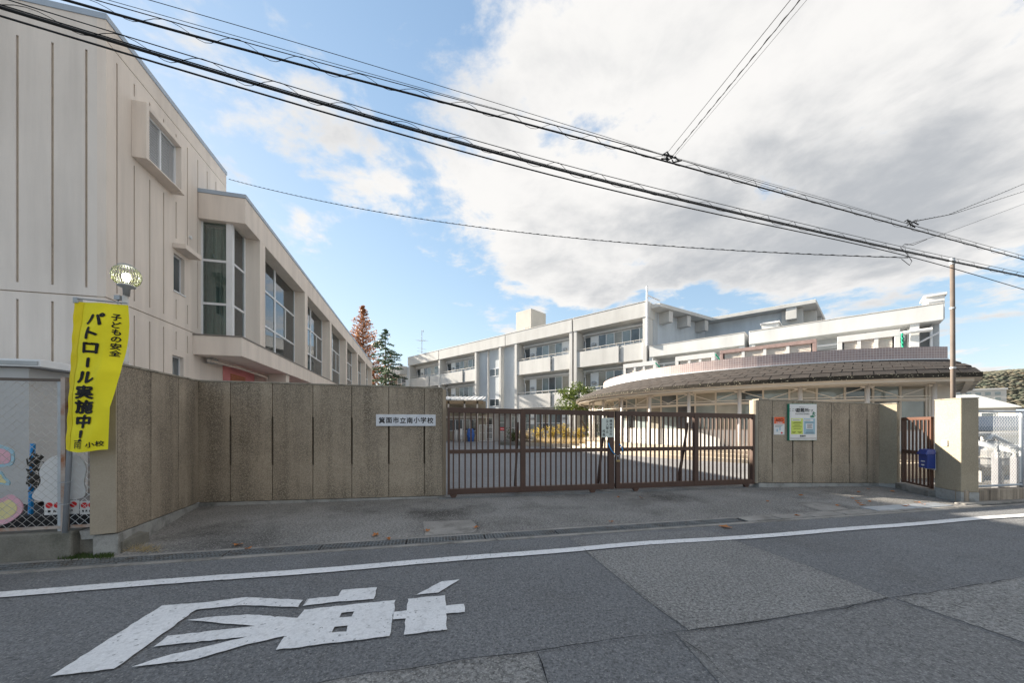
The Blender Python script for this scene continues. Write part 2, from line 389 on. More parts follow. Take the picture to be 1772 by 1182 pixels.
m_yellow = M('banner_yellow', (0.80,0.70,0.02), 0.75, 0.05, 4)
m_yellow2= M('banner_hem', (0.76,0.60,0.012), 0.75, 0.05, 4)
m_plate  = M('name_plate_marble', (0.64,0.655,0.69), 0.3, 0.05, 5, stain=(0.52,0.55,0.62), stain_amt=0.6, stain_scale=6, spec=0.5)
m_sign   = M('sign_white', (0.68,0.68,0.68), 0.35, 0.01, 3, spec=0.5)
m_green  = M('sign_green', (0.02,0.20,0.12), 0.4, 0.03, 3)
m_lgreen = M('sign_lime', (0.55,0.64,0.13), 0.4, 0.02, 3)
m_lblue  = M('sign_blue', (0.31,0.47,0.57), 0.4, 0.02, 3)
m_orange = M('sign_orange', (0.78,0.13,0.045), 0.4, 0.02, 3)
m_red    = M('sign_red', (0.62,0.03,0.035), 0.4, 0.02, 3)
m_gsign  = M('sign_pale_green', (0.60,0.645,0.60), 0.4, 0.03, 3)
m_navy   = M('mailbox_navy', (0.02,0.045,0.22), 0.35, 0.05, 3, spec=0.5)
m_hose   = M('blue_hose', (0.02,0.30,0.72), 0.35, 0.02, 3, spec=0.5)
m_brass  = M('padlock_brass', (0.45,0.33,0.16), 0.4, 0.05, 3, metal=0.6)
m_tarp   = M('blue_tarp', (0.05,0.13,0.42), 0.6, 0.2, 5)
m_shed   = M('shed_wall', (0.47,0.47,0.47), 0.5, 0.04, 2)
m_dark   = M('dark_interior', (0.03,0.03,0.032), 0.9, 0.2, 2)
m_bark   = M('bark', (0.13,0.095,0.07), 0.95, 0.3, 8)
m_palebk = M('pale_bark', (0.26,0.22,0.18), 0.95, 0.3, 8)
m_cedar  = leafy('cedar_needles', (0.030,0.065,0.035), (0.085,0.13,0.075), 0.25)
m_metas  = leafy('metasequoia_needles', (0.20,0.075,0.035), (0.40,0.19,0.085), 0.45)
m_camel  = leafy('glossy_leaves', (0.035,0.072,0.018), (0.17,0.21,0.045), 0.3, 0.3)
m_shrub  = leafy('yellow_shrub_leaves', (0.42,0.30,0.045), (0.62,0.47,0.10), 0.4)
m_dry    = leafy('dry_grass_blades', (0.44,0.34,0.19), (0.60,0.48,0.28), 0.4)
m_grass  = leafy('weeds', (0.05,0.085,0.022), (0.11,0.15,0.045), 0.4)
m_leaf   = leafy('fallen_leaf_red', (0.34,0.10,0.03), (0.50,0.21,0.06), 0.2)
m_roofg  = M('grey_roof', (0.34,0.35,0.345), 0.7, 0.08, 0.6, 0.08, 20)
m_roofb  = M('blue_grey_roof', (0.26,0.31,0.39), 0.6, 0.08, 0.8, 0.08, 20)
m_roofw  = M('white_metal_roof', (0.46,0.52,0.58), 0.5, 0.03, 0.6)
m_wallw  = M('house_wall', (0.55,0.535,0.505), 0.85, 0.05, 0.6)
m_tank   = M('tank_white', (0.36,0.36,0.355), 0.4, 0.05, 2, spec=0.5, stain=(0.55,0.48,0.40), stain_amt=0.3, stain_scale=5)
m_grn    = M('green_net', (0.02,0.33,0.20), 0.8, 0.1, 5)
# ------------------------------------------------------------------ ground, road, gutter
S = Frame(0, 0, R(12.0))             # the street: x along it, y away from the camera
def flat_poly(pts, z, holes=()):
    """A flat sheet from an outline with holes, triangulated."""
    bm = bmesh.new(); es = []
    for ring in (pts, *holes):
        vs = [bm.verts.new((p[0], p[1], z)) for p in ring]
        es += [bm.edges.new((vs[i], vs[(i+1) % len(vs)])) for i in range(len(vs))]
    bmesh.ops.triangle_fill(bm, edges=es, use_beauty=True)
    bm.normal_update()
    mb = MB(); bm.verts.index_update()
    mb.v = [tuple(v.co) for v in bm.verts]
    for f in bm.faces:
        idx = [v.index for v in f.verts]
        mb.f.append(tuple(idx if f.normal.z > 0 else idx[::-1]))
    bm.free(); return mb
struct('ground', MB().quad((-6000,-6000,-.012),(6000,-6000,-.012),(6000,6000,-.012),(-6000,6000,-.012)), m_earth)
GUT0, GUT1 = 4.56, 4.92               # concrete gutter strip, in street y
road = struct('road', MB().quad(*[(*S.P(x,y),0) for x,y in ((-120,-9),(160,-9),(160,GUT0),(-120,GUT0))]), m_road)
yard = struct('schoolyard', MB().quad(*[(*S.P(x,y),-.004) for x,y in ((-90,7.2),(60,7.2),(60,95),(-90,95))]), m_yard)
# driveway apron between the gutter and the gate line
apron = struct('driveway_apron', flat_poly([(*S.P(-60,GUT1),)] + [S.P(60,GUT1), S.P(60,7.9), S.P(-60,7.9)], 0.0), m_apron)
def gpoly(pix, z): return [ground(x,y,z) for x,y in pix]
def patch(name, pix, z, m, parent): return flat_poly(gpoly(pix, z), z).build(name, m, parent)
patch('worn_patch', [(1014,955),(1090,948),(1180,936),(1266,934),(1400,980),(1538,1034),(1450,1052),(1330,1072),(1192,1091),(1120,1040)], .004, m_road2, road)
patch('worn_patch', [(984,931),(1100,922),(1222,918),(1266,928),(1180,932),(1090,943),(1010,949)], .004, m_road3, road)
patch('worn_patch', [(1549,1036),(1660,1016),(1772,999),(2100,960),(2100,1260),(1772,1112)], .004, m_road2, road)
patch('worn_patch', [(-300,1420),(400,1215),(600,1172),(800,1143),(926,1127),(948,1184),(1040,1500),(-300,1800)], .004, m_road2, road)
patch('repair_patch', [(1168,1096),(1330,1076),(1450,1056),(1545,1038),(1772,1118),(2200,1290),(1800,1700),(1340,1290)], .004, m_road3, road)
def crack(pix, w=0.012, name='crack', z=.0145, parent=None, jag=.02, seg=0.10):
    pts = gpoly(pix, z); mb = MB(); P = []
    for a, b in zip(pts, pts[1:]):
        n = max(1, int(math.dist(a,b)/seg))
        for i in range(n):
            t = i/n; P.append((a[0]+(b[0]-a[0])*t + random.uniform(-jag,jag), a[1]+(b[1]-a[1])*t + random.uniform(-jag,jag)))
    P.append(pts[-1]); Lf, Rt = [], []
    for i, p in enumerate(P):
        q, r = P[max(i-1,0)], P[min(i+1,len(P)-1)]; t = Vector((r[0]-q[0], r[1]-q[1])).normalized()
        ww = .42*w*random.uniform(.2,1.0) if 0 < i < len(P)-1 else w*.15
        Lf.append((p[0]-t.y*ww, p[1]+t.x*ww, z)); Rt.append((p[0]+t.y*ww, p[1]-t.x*ww, z))
    for i in range(len(P)-1): mb.quad(Rt[i], Rt[i+1], Lf[i+1], Lf[i])
    return mb.build(name, m_crack, parent or road)
crack([(300,1245),(600,1172),(800,1142),(930,1126),(1050,1108),(1190,1092),(1330,1074),(1450,1055),(1540,1036),(1660,1017),(1772,999),(1950,975)], .011, jag=.012)
crack([(1010,950),(1060,985),(1120,1036),(1190,1090)], .006, jag=.012)
crack([(1268,934),(1400,980),(1540,1036),(1772,1116),(1900,1165)], .007, jag=.012)
crack([(1165,1096),(1220,1135),(1275,1190)], .008, jag=.015)
crack([(1560,1046),(1640,1052),(1668,1041)], .008); crack([(1772,1050),(1690,1022),(1640,1018)], .006)
crack([(926,1128),(938,1150),(950,1190)], .010); crack([(905,1132),(860,1150),(835,1140)], .006)
crack([(850,962),(850,950),(862,938),(852,925)], .008); crack([(510,1058),(540,1030),(535,1010),(548,1000)], .007)
crack([(342,1086),(400,1050),(480,1010),(560,1008),(640,1012),(700,1018)], .004)
crack([(0,1012),(40,995),(100,975)], .005); crack([(770,1010),(760,990),(800,980),(810,960)], .004)
# painted edge line and the large painted character (read from the other end of the road)
LZ = .012
lmb = MB(); xs = [-30+i*0.06 for i in range(1000)]
def lw(x): return 4.005+.012*math.sin(x*.9)+.012*math.sin(x*2.3+1)+(.035*math.exp(-((x-2.3)/.8)**2))
def lj(x, k): return .067+.006*mnoise.noise(Vector((x*9, k*7.3, 0)))
for a, b in zip(xs, xs[1:]):
    lmb.quad(*[(*S.P(x,y),LZ) for x,y in ((a,lw(a)-lj(a,1)),(b,lw(b)-lj(b,1)),(b,lw(b)+lj(b,2)),(a,lw(a)+lj(a,2)))])
lmb.build('edge_line', m_paint, road)
def zp(l): return [(60+x/2.3316, 980+y/2.3316) for x,y in l]
def ragged(pts, step=.045, j=.0055):
    out = []
    for a, b in zip(pts, pts[1:]+pts[:1]):
        n = max(1, int(math.dist(a,b)/step))
        for i in range(n):
            t = i/n; k = j if i else j*.3; out.append((a[0]+(b[0]-a[0])*t+random.uniform(-k,k), a[1]+(b[1]-a[1])*t+random.uniform(-k,k)))
    return out
STROKES = [
 ([(60,446),(513,160),(690,146),(850,126),(1083,137),(1062,166),(850,158),(740,167),(650,177),(322,414)], []),
 ([(1082,161),(1100,133),(1225,121),(1240,96),(1382,86),(1368,133),(1230,143)], []),
 ([(615,218),(690,208),(860,195),(1060,210),(1088,176),(1456,137),(1432,283),(972,339),(1008,283),(860,315),(650,377),(390,407),(520,365),(860,284),(480,326),(537,282),(890,242)],
  [[(1238,190),(1288,184),(1278,204),(1228,208)],[(1210,246),(1262,240),(1258,265),(1198,269)]]),
 ([(1448,185),(1502,179),(1506,132),(1655,118),(1660,160),(1732,153),(1735,185),(1660,192),(1665,256),(1490,277),(1497,212),(1445,216)], []),
 ([(1538,116),(1642,62),(1714,54),(1630,107)], [])]
for outl, holes in STROKES:
    flat_poly(ragged(gpoly(zp(outl), LZ)), LZ, [ragged(gpoly(zp(h), LZ)) for h in holes]).build('painted_stroke', m_paint, road)
# apron details: two smooth concrete repair patches
patch('concrete_patch', [(732,903),(815,900),(828,912),(822,922),(736,927)], .004, m_conc, apron)
patch('concrete_patch', [(1378,869),(1412,867),(1440,873),(1468,881),(1424,885),(1400,878)], .004, m_conc, apron)
crack([(815,899),(826,905),(828,915),(820,922)], .010, parent=apron)
# gutter: concrete kerb strips with steel grates between
gut = MB()
gx = -14.0
for y0, y1 in ((GUT0, 4.64), (4.85, GUT1)): gut.add([(*S.P(x,y),z) for z in (-.03,.006) for x,y in ((-60,y0),(60,y0),(60,y1),(-60,y1))], [(4,5,6,7),(0,1,5,4),(1,2,6,5),(2,3,7,6),(3,0,4,7)])
gutter = struct('drain_gutter', gut, m_conc)
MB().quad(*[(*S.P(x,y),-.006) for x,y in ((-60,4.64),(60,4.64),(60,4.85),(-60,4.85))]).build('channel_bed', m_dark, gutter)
gm = MB()
for k in range(24): gm.box(k*.0415, k*.0415+.010, -.09, .09, -.004, .010)
for y in (-.097, -.03, .03, .085): gm.box(-.004, .975, y, y+.012, -.004, .012)
gme = gm.mesh('grate'); gme.materials.append(m_grate)
for k in range(11):
    x = -6.35+k*1.0
    o = inst('grate', gme, gutter, (*S.P(x, 4.745), 0)); o.rotation_euler = (0,0,S.a)
cov = MB().box(0,.62,-.1,.1,-.004,.012).mesh('gutter_cover'); cov.materials.append(m_conc)
for k in range(8):
    o = inst('gutter_cover', cov, gutter, (*S.P(4.72+k*.64, 4.745), 0)); o.rotation_euler = (0,0,S.a)
stp = MB().box(0,.9,-.13,.13,-.003,.020).mesh('steel_cover'); stp.materials.append(m_steel)
for k in range(2):
    o = inst('steel_cover', stp, gutter, (*S.P(7.45+k*.92, 4.86), 0)); o.rotation_euler = (0,0,S.a)
# distant wooded hill on the right
hill = MB(); NX, NY = 70, 26
def hz(i, j):
    x = 900+i*52; t = j/(NY-1)
    ridge = 395*math.exp(-((x-3650)/1500)**2)+150*math.exp(-((x-1950)/420)**2)*1.0+30*mnoise.noise(Vector((x/300,2,0)))
    return max(0, ridge*math.sin(min(1,t*1.25)*math.pi/2)+ (18*mnoise.noise(Vector((x/160,t*6,5))) if t > .05 else 0))-2
for i in range(NX):
    for j in range(NY): hill.v.append((900+i*52, 1750+j*44, hz(i,j)))
for i in range(NX-1):
    for j in range(NY-1): hill.f.append((i*NY+j, (i+1)*NY+j, (i+1)*NY+j+1, i*NY+j+1))
m_hill = M('hill_wood', (0.085,0.082,0.064), 0.95, 0.3, 0.02, 0.3, 0.08)
struct('hill', hill, m_hill)
wood = MB(); rw = random.Random(3)
ico = bmesh.new(); bmesh.ops.create_icosphere(ico, subdivisions=1, radius=1); ico.verts.index_update()
iv = [v.co.copy() for v in ico.verts]; iff = [tuple(v.index for v in f.verts) for f in ico.faces]; ico.free()
for k in range(11000):
    i, j = rw.uniform(10, NX-2), rw.uniform(0, NY-2)
    i0, j0 = int(i), int(j); z = hz(i0,j0)+(hz(i0+1,j0)-hz(i0,j0))*(i-i0)+(hz(i0,j0+1)-hz(i0,j0))*(j-j0)
    if z < -1: continue
    r = rw.uniform(12, 22)
    c = Vector((900+i*52, 1750+j*44, z+r*.05))
    wood.add([c+Vector((v.x*r*rw.uniform(.7,1.25), v.y*r, v.z*r*rw.uniform(.25,.42))) for v in iv], iff)
m_wood = bpy.data.materials.new('autumn_wood'); m_wood.use_nodes = True
_n = m_wood.node_tree; _g = _n.nodes.new('ShaderNodeNewGeometry'); _r = _n.nodes.new('ShaderNodeValToRGB')
_nz = _n.nodes.new('ShaderNodeTexNoise'); _nz.inputs['Scale'].default_value = 0.022; _nz.inputs['Detail'].default_value = 5; _nz.inputs['Roughness'].default_value = 0.65
_tc = _n.nodes.new('ShaderNodeTexCoord'); _n.links.new(_tc.outputs['Object'], _nz.inputs['Vector'])
_mr = _n.nodes.new('ShaderNodeMapRange'); _n.links.new(_nz.outputs['Fac'], _mr.inputs[0]); _mr.inputs[1].default_value, _mr.inputs[2].default_value = 0.32, 0.68
_ma = _n.nodes.new('ShaderNodeMix'); _ma.inputs[0].default_value = 0.22; _n.links.new(_mr.outputs[0], _ma.inputs[2]); _n.links.new(_g.outputs['Random Per Island'], _ma.inputs[3])
_n.links.new(_ma.outputs[0], _r.inputs[0]); _n.links.new(_r.outputs[0], _n.nodes['Principled BSDF'].inputs['Base Color'])
_n.nodes['Principled BSDF'].inputs['Roughness'].default_value = 0.95
el = _r.color_ramp.elements; el[0].color = (.062,.082,.058,1); el[1].color = (.150,.088,.055,1)
for p, c in ((.3,(.080,.090,.064,1)),(.55,(.108,.100,.072,1)),(.75,(.128,.106,.072,1)),(.88,(.150,.122,.070,1))):
    e = el.new(p); e.color = c
wo_ = wood.build('autumn_wood', m_wood, smooth=True); tag(wo_, 'green and russet autumn wood covering the distant hill', 'wood', kind='stuff')
# ------------------------------------------------------------------ sports hall on the left
A = Frame(0, 0, R(14.55))
UG, VG = -6.75, 10.0                 # side wall plane and front wall plane
gym = thing('sports_hall', 'beige stucco sports hall with grooved walls and tall projecting windows at left', 'building', A, (UG, VG, 0))
def slotted(lo, hi, z0, z1, slots, holes, w, place, T=.16, g=.03, hline=()):
    """Wall sheet with real vertical slots, window holes and horizontal joints. place(p0,p1,d0,d1,z0,z1) adds a box."""
    zcut = []
    cuts = sorted([(p-w/2, p+w/2, zs, 'slot') for p, zs in slots]+[(a, b, [(c, d)], 'hole') for a, b, c, d in holes])
    rows = [z0]+[h for h in hline]+[z1]
    def col(a, b, gaps, kind):
        gaps = sorted(gaps); z = z0
        for c, d in gaps:
            if c > z: place(0, a, b, 0, T, z, c)
            if kind == 'slot': place(1, a, b, g, T, c, d)
            z = max(z, d)
        if z < z1: place(0, a, b, 0, T, z, z1)
    # elementary intervals
    xs = sorted({lo, hi, *[c[0] for c in cuts], *[c[1] for c in cuts]})
    for a, b in zip(xs, xs[1:]):
        if b-a < 1e-4: continue
        mid = (a+b)/2; sg, hg = [], []
        for c in cuts:
            if c[0] < mid < c[1]: (sg if c[3] == 'slot' else hg).extend(c[2])
        jn = [(h-.012, h+.012) for h in hline]
        # holes win over slots and joints
        def clip(gs):
            out = []
            for c, d in gs:
                segs = [(c, d)]
                for e, f in hg:
                    segs = [s for c0, d0 in segs for s in ((c0, min(d0, e)), (max(c0, f), d0)) if s[1]-s[0] > 1e-3]
                out += segs
            return out
        col2 = [(c, d, 1) for c, d in clip(sg+jn)]+[(c, d, 0) for c, d in hg]
        z = z0
        for c, d, k in sorted(col2):
            c = max(c, z)
            if d <= c: continue
            if c > z: place(0, a, b, 0, T, z, c)
            if k: place(1, a, b, g, T, c, d)
            z = d
        if z < z1: place(0, a, b, 0, T, z, z1)
front, fj, side, sj = MB(), MB(), MB(), MB()
def pl_front(k, a, b, d0, d1, z0, z1): (fj if k else front).box(a, b, VG+d0, VG+d1, z0, z1)
def pl_side(k, a, b, d0, d1, z0, z1): (sj if k else side).box(UG-d1, UG-d0, a, b, z0, z1)
GT = 10.53
slotted(-30, UG-.16, 0, GT, [(-7.1-.578*k, [(.4,4.17),(4.53,9.78)]) for k in range(38)], [], .045, pl_front, hline=(4.34,))
sl = []
for k in range(10):
    v = 10.30+.52*k
    if k in (1,2,3): zs = [(.4,4.17),(4.53,7.85),(9.55,9.85)]
    elif k == 4: zs = [(.4,2.2),(3.65,4.17),(4.53,5.1),(6.85,7.9),(9.55,9.85)]
    elif k == 5: zs = [(.4,2.2),(3.65,4.17),(4.53,5.1),(6.85,9.85)]
    else: zs = [(.4,2.9 if k > 5 else 4.17),(4.53,9.85)]
    sl.append((v, zs))
WIN = [(12.27,12.76,5.33,6.40),(12.22,12.72,2.40,3.48)]
slotted(VG, 15.15, 0, GT, sl, WIN, .045, pl_side, hline=(4.34, 10.08))
front.build('front_wall', m_gymf, gym); fj.build('wall_joint', m_gjoint, gym)
side.build('side_wall', m_gym, gym); sj.build('wall_joint', m_gjoint, gym)
MB().box(-30, UG-.165, VG+.165, 15.1, 0, GT-.1).box(-30, UG-.165, 15.1, 46.5, 0, 8.7).build('wall_core', m_gym, gym)
MB().box(-30, UG+.02, VG-.02, VG+.3, GT, GT+.13).box(UG-.3, UG+.02, VG+.3, 15.17, GT, GT+.13).box(-30, UG-.3, 14.87, 15.17, GT, GT+.13).build('roof_coping', m_coping, gym)
MB().box(-30.0, UG-.3, VG+.3, 14.87, GT-.1, GT+.02).build('roof', m_coping, gym)
MB().box(-30, UG-.01, 15.0, 15.15, 8.7, GT).build('rear_wall', m_gym, gym)
# small windows in the side wall
for a, b, c, d in WIN:
    f = MB(); x0, x1 = UG-.14, UG-.09
    f.box(x0,x1,a,a+.03,c,d).box(x0,x1,b-.03,b,c,d).box(x0,x1,a+.03,b-.03,c,c+.04).box(x0,x1,a+.03,b-.03,d-.04,d)
    w = f.build('window', m_alu, gym)
    MB().box(UG-.125,UG-.12,a+.03,b-.03,c+.04,d-.04).build('pane', m_dkglass, w)
    MB().box(UG-.10,UG+.03,a-.02,b+.02,c-.035,c).build('sill', m_alu, w)
MB().box(UG,UG+.32,12.22,13.0,6.52,6.66).build('window_hood', m_gym, gym, bevel=.01)
# projecting louvred window box
bx = MB(); U1 = UG+.30; v0, v1, z0, z1 = 10.73, 12.22, 8.02, 9.40
bx.box(UG,U1,v0,v0+.10,z0,z1).box(UG,U1,v1-.16,v1,z0,z1).box(UG,U1,v0+.10,v1-.16,z1-.12,z1)
bx.add([(UG,v0+.10,z0),(U1,v0+.10,z0+.02),(U1,v1-.16,z0+.02),(UG,v1-.16,z0),(UG,v0+.10,z0+.18),(U1,v0+.10,z0+.06),(U1,v1-.16,z0+.06),(UG,v1-.16,z0+.18)],
       [(0,3,2,1),(4,5,6,7),(0,1,5,4),(1,2,6,5),(2,3,7,6),(3,0,4,7)])
bo = bx.build('louvre_box', m_gym, gym, bevel=.008)
fr = MB(); a, b, c, d = v0+.10, v1-.16, z0+.10, z1-.12; x0, x1 = UG+.12, UG+.17
for p in (a, (a+b)/2-.03, b-.05): fr.box(x0,x1,p,p+.055,c,d)
fr.box(x0,x1,a,b,c,c+.045).box(x0,x1,a,b,d-.05,d)
fr.build('louvre_frame', m_alu, bo)
lm = MB().add([(UG+.132,0,0),(UG+.150,0,-.036),(UG+.150,(b-a)/2-.09,-.036),(UG+.132,(b-a)/2-.09,0),(UG+.126,0,-.002),(UG+.144,0,-.038),(UG+.144,(b-a)/2-.09,-.038),(UG+.126,(b-a)/2-.09,-.002)],
              [(0,3,2,1),(4,5,6,7),(0,1,5,4),(1,2,6,5),(2,3,7,6),(3,0,4,7)]).mesh('louvre_blade', (UG,0,0)); lm.materials.append(m_alu)
for h in range(2):
    for k in range(26): inst('louvre_blade', lm, bo, (UG, a+.055+h*((b-a)/2-.01), c+.06+k*.041))
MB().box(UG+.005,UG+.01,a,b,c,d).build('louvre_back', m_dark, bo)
# upper storey that projects over the side: eave, sill band, fins and glazing
UE, UW = -5.45, -5.92
ve = 46.2
MB().box(UG,UE,13.43,ve,8.03,8.85).build('eave_band', m_gym, gym, bevel=.012)
MB().box(UG,UE+.02,13.41,ve+.02,8.85,8.97).box(-30,UG,15.16,ve+.02,8.75,8.97).build('eave_coping', m_coping, gym)
MB().box(UG,UE+.01,13.16,ve,3.67,4.27).build('sill_band', m_gym, gym, bevel=.012)
MB().box(UG,UE+.03,13.14,ve,4.27,4.31).build('sill_flashing', M('flashing', (.22,.20,.185), .5, .1, 3), gym)
fins = [14.52+5.15*k for k in range(7)]
fm = MB().box(UW-.02-UE,0,0,.45,0,8.03-4.31).mesh('fin'); fm.materials.append(m_gym)
for v in fins: inst('fin', fm, gym, (UE, v, 4.31))
def glaze(name, mb_fr, panes, curt):
    w = mb_fr.build(name, m_alu, gym)
    for p in panes: p.build('pane', m_glass, w)
    return w
ZR = [4.31, 5.40, 6.79, 8.03]
# first bay: the glazed return that faces the street, and a narrow side light
f = MB(); vv = 13.62; uu0, uu1 = UG, -6.02
for u in (uu0, ): f.box(u,u+.05,vv-.03,vv+.03,ZR[0],ZR[3])
f.box(uu1-.03,uu1+.14,vv-.05,vv+.09,ZR[0],ZR[3])
for z in (ZR[0], ZR[1]-.035, ZR[2]-.035): f.box(uu0+.05,uu1-.03,vv-.03,vv+.03,z,z+.07)
glaze('window', f, [MB().box(uu0+.05,uu1-.03,vv-.004,vv+.004,ZR[i]+.05,ZR[i+1]-.03) for i in range(3)], None)
f = MB()
f.box(UW-.03,UW+.03,14.44,14.52,ZR[0],ZR[3])
for z in (ZR[0], ZR[1]-.035, ZR[2]-.035): f.box(UW-.03,UW+.03,vv+.09,14.44,z,z+.07)
glaze('window', f, [MB().box(UW-.004,UW+.004,vv+.09,14.44,ZR[i]+.05,ZR[i+1]-.03) for i in range(3)], None)
for i, v in enumerate(fins):
    a = v+.45; b = fins[i+1] if i+1 < len(fins) else ve-.02
    f = MB(); mid = a+(b-a)*.47
    for p, w in ((a,.06),(mid-.05,.12),(b-.06,.06)): f.box(UW-.03,UW+.03,p,p+w,ZR[0],ZR[3])
    panes = []
    for x0, x1 in ((a+.06,mid-.05),(mid+.07,b-.06)):
        for z in (ZR[0], ZR[1]-.035, ZR[2]-.035): f.box(UW-.026,UW+.034,x0,x1,z,z+.07)
        xm = (x0+x1)/2; f.box(UW-.028,UW+.028,xm-.03,xm+.03,ZR[1]+.035,ZR[2]-.035)
        for k in range(3): panes.append(MB().box(UW-.004,UW+.004,x0,x1,ZR[k]+.05,ZR[k+1]-.03))
    glaze('window', f, panes, None)
# curtains behind the glass
cu = MB(); n = 110
for i in range(n):
    u0, u1 = UG+.02+i*(.68/n), UG+.02+(i+1)*(.68/n)
    w0, w1 = .045*math.sin(i*.36)+.02*math.sin(i*.13), .045*math.sin((i+1)*.36)+.02*math.sin((i+1)*.13)
    cu.quad((u0,13.86+w0,4.33),(u1,13.86+w1,4.33),(u1,13.86+w1,7.97),(u0,13.86+w0,7.97))
cu.build('curtain', m_curt, gym, smooth=True)
cu = MB(); n = 420; step = (ve-14.0-.05)/n
for i in range(n):
    p0, p1 = 14.0+i*step, 14.0+(i+1)*step
    w0, w1 = .035*math.sin(i*1.3), .035*math.sin((i+1)*1.3)
    cu.quad((-6.30+w0,p0,4.33),(-6.30+w1,p1,4.33),(-6.30+w1,p1,7.97),(-6.30+w0,p0,7.97))
cu.build('curtain', m_curt2, gym, smooth=True)
# ground floor under the overhang: pink wall with an orange vent, beam and pipe
MB().box(UG-.02,UG+.015,14.9,20.5,.2,3.66).build('pink_wall', m_pink, gym)
vm = MB()
for k in range(10): vm.box(UG+.02,UG+.05,15.4,16.5,2.55+k*.085,2.61+k*.085)
vm.build('vent_louvre', m_vent, gym)
MB().box(UG+.015,UE-.1,17.4,17.8,3.25,3.67).build('beam', m_soffit, gym)
MB().box(UG+.015,UE-.1,22.6,23.0,3.25,3.67).build('beam', m_soffit, gym)
MB().tube([(UG+.25,13.5,3.55),(UG+.45,15,3.55),(UG+.5,17.3,3.5),(UG+.5,17.3,2.2)],.045,8).build('drain_pipe', m_soffit, gym)
MB().box(UG+.1,UG+.3,13.7,13.95,3.5,3.66).build('junction_box', m_hood, gym)
for v, z in ((10.6,2.9),(13.0,7.2)): MB().lathe([(.05,0),(.05,.05),(.0,.06)], (UG-.05+.05,v,z), 12, 'x').build('vent_cap', m_alu, gym)
MB().tube([(UG+.05,10.12,0),(UG+.05,10.12,2.0)], .03, 8).build('conduit', m_gym, gym, smooth=True)
# white storage shed in front of the hall
sh_f = Frame.through((-9.3,6.15), (-6.35,6.78))
shed = thing('storage_shed', 'white metal storage shed behind the rusty chain link fence', 'shed', sh_f, (0,0,0))
sx1 = on_plane(sh_f, 50, 700)[0]
xe = on_plane(sh_f, 70, 620, -.12)[0]; zr = on_plane(sh_f, 68, 622, -.12)[1]
for k in range(6): MB().box(sx1-.42*(k+1)+.006, sx1-.42*k, 0, .03, .1, zr-.14).build('wall_panel', m_shed, shed)
MB().box(sx1-2.6, sx1-.004, .031, 1.1, .1, zr-.14).build('shed_body', m_shed, shed)
ro = MB().box(sx1-2.8, xe, -.12, 1.2, zr-.13, zr).build('shed_roof', m_alu, shed, bevel=.008)
MB().box(sx1-2.8, xe-.03, -.135, -.122, zr-.10, zr-.035).build('fascia_strip', m_hood, ro)
# ------------------------------------------------------------------ three-storey classroom block
B = Frame(1.18, 38.5, math.atan2(-.68, .734))
sch = thing('classroom_block', 'long three storey white classroom block with balconies and vertical fins', 'building', B, (13.57, 0, 0))
XL, XR = -22.7, 13.57
MB().box(XL, XR, 1.1, 12, 0, 11.25).build('wall_core', m_school2, sch)
MB().box(XL, XR, .9, 12, 11.25, 11.3).build('roof', m_roofg, sch)
for a, b in ((XL,-14.93),(-14.83,-2.45),(-2.37,6.36),(6.50,XR)):
    MB().box(a, b, -.25, 1.45, 10.3, 11.55).build('fascia', m_school, sch, bevel=.02)
    MB().box(a-.01, b+.01, -.28, 1.47, 11.55, 11.60).build('fascia_flashing', m_rail, sch)
FIN = [-22.3,-14.85,-7.45,-5.66,-3.31,-.88,6.19,6.70,13.35]
for x in FIN:
    thin = x in (-5.66,)
    MB().box(x-.16 if not thin else x-.07, x+.16 if not thin else x+.07, -.20 if not thin else .1, 1.5, 0, 10.3).build('fin', m_school, sch, bevel=.01)
# solid stair section
MB().box(-7.29,-.98, .30, 1.5, 0, 10.3).build('stair_wall', m_school2, sch)
def win(parent, x0, x1, y, z0, z1, cols, rows, fr_m, pane_m, fw=.06, name='window', dep=.06):
    f = MB(); w = (x1-x0)/cols
    for i in range(cols+1): f.box(max(x0, x0+i*w-fw/2), min(x1, x0+i*w+fw/2), y, y+dep, z0, z1)
    zz = [z0]+[z0+(z1-z0)*r for r in rows]+[z1]
    for i in range(cols):
        a, b = x0+i*w+fw/2, x0+(i+1)*w-fw/2
        if i == 0: a = x0+fw/2
        for z in zz: f.box(a, b, y+.004, y+dep-.004, min(max(z-fw/2,z0),z1-fw), min(max(z-fw/2,z0),z1-fw)+fw)
    o = f.build(name, fr_m, parent)
    for i in range(cols):
        for a, b in zip(zz, zz[1:]):
            pm = pane_m[(i*7+int(a*3)) % len(pane_m)] if isinstance(pane_m, list) else pane_m
            MB().box(x0+i*w+fw*.4, x0+(i+1)*w-fw*.4, y+.025, y+.035, a+fw*.4, b-fw*.4).build('pane', pm, o)
    return o
for z in (0.2, 3.62, 7.15): win(sch, -5.45,-3.52, .24, z+(.9 if z < 1 else 0), z+(1.8 if z < 1 else .9), 2, [], m_alu, m_dkglass)
hood_me = MB().prism_y([(0,0),(.42,0),(.42,.16),(.36,.24),(.06,.24),(0,.16)], -.22, 0).mesh('vent_hood'); hood_me.materials.append(m_hood)
PM = [m_gyglass, m_dkglass, m_gyglass, m_bgglass]
FL = [(0.0, 3.25), (3.25, 6.87), (6.87, 10.3)]
BAYS = [(-22.14,-15.01),(-14.69,-7.61),(-.72,6.03),(6.86,13.19)]
rng2 = random.Random(11)
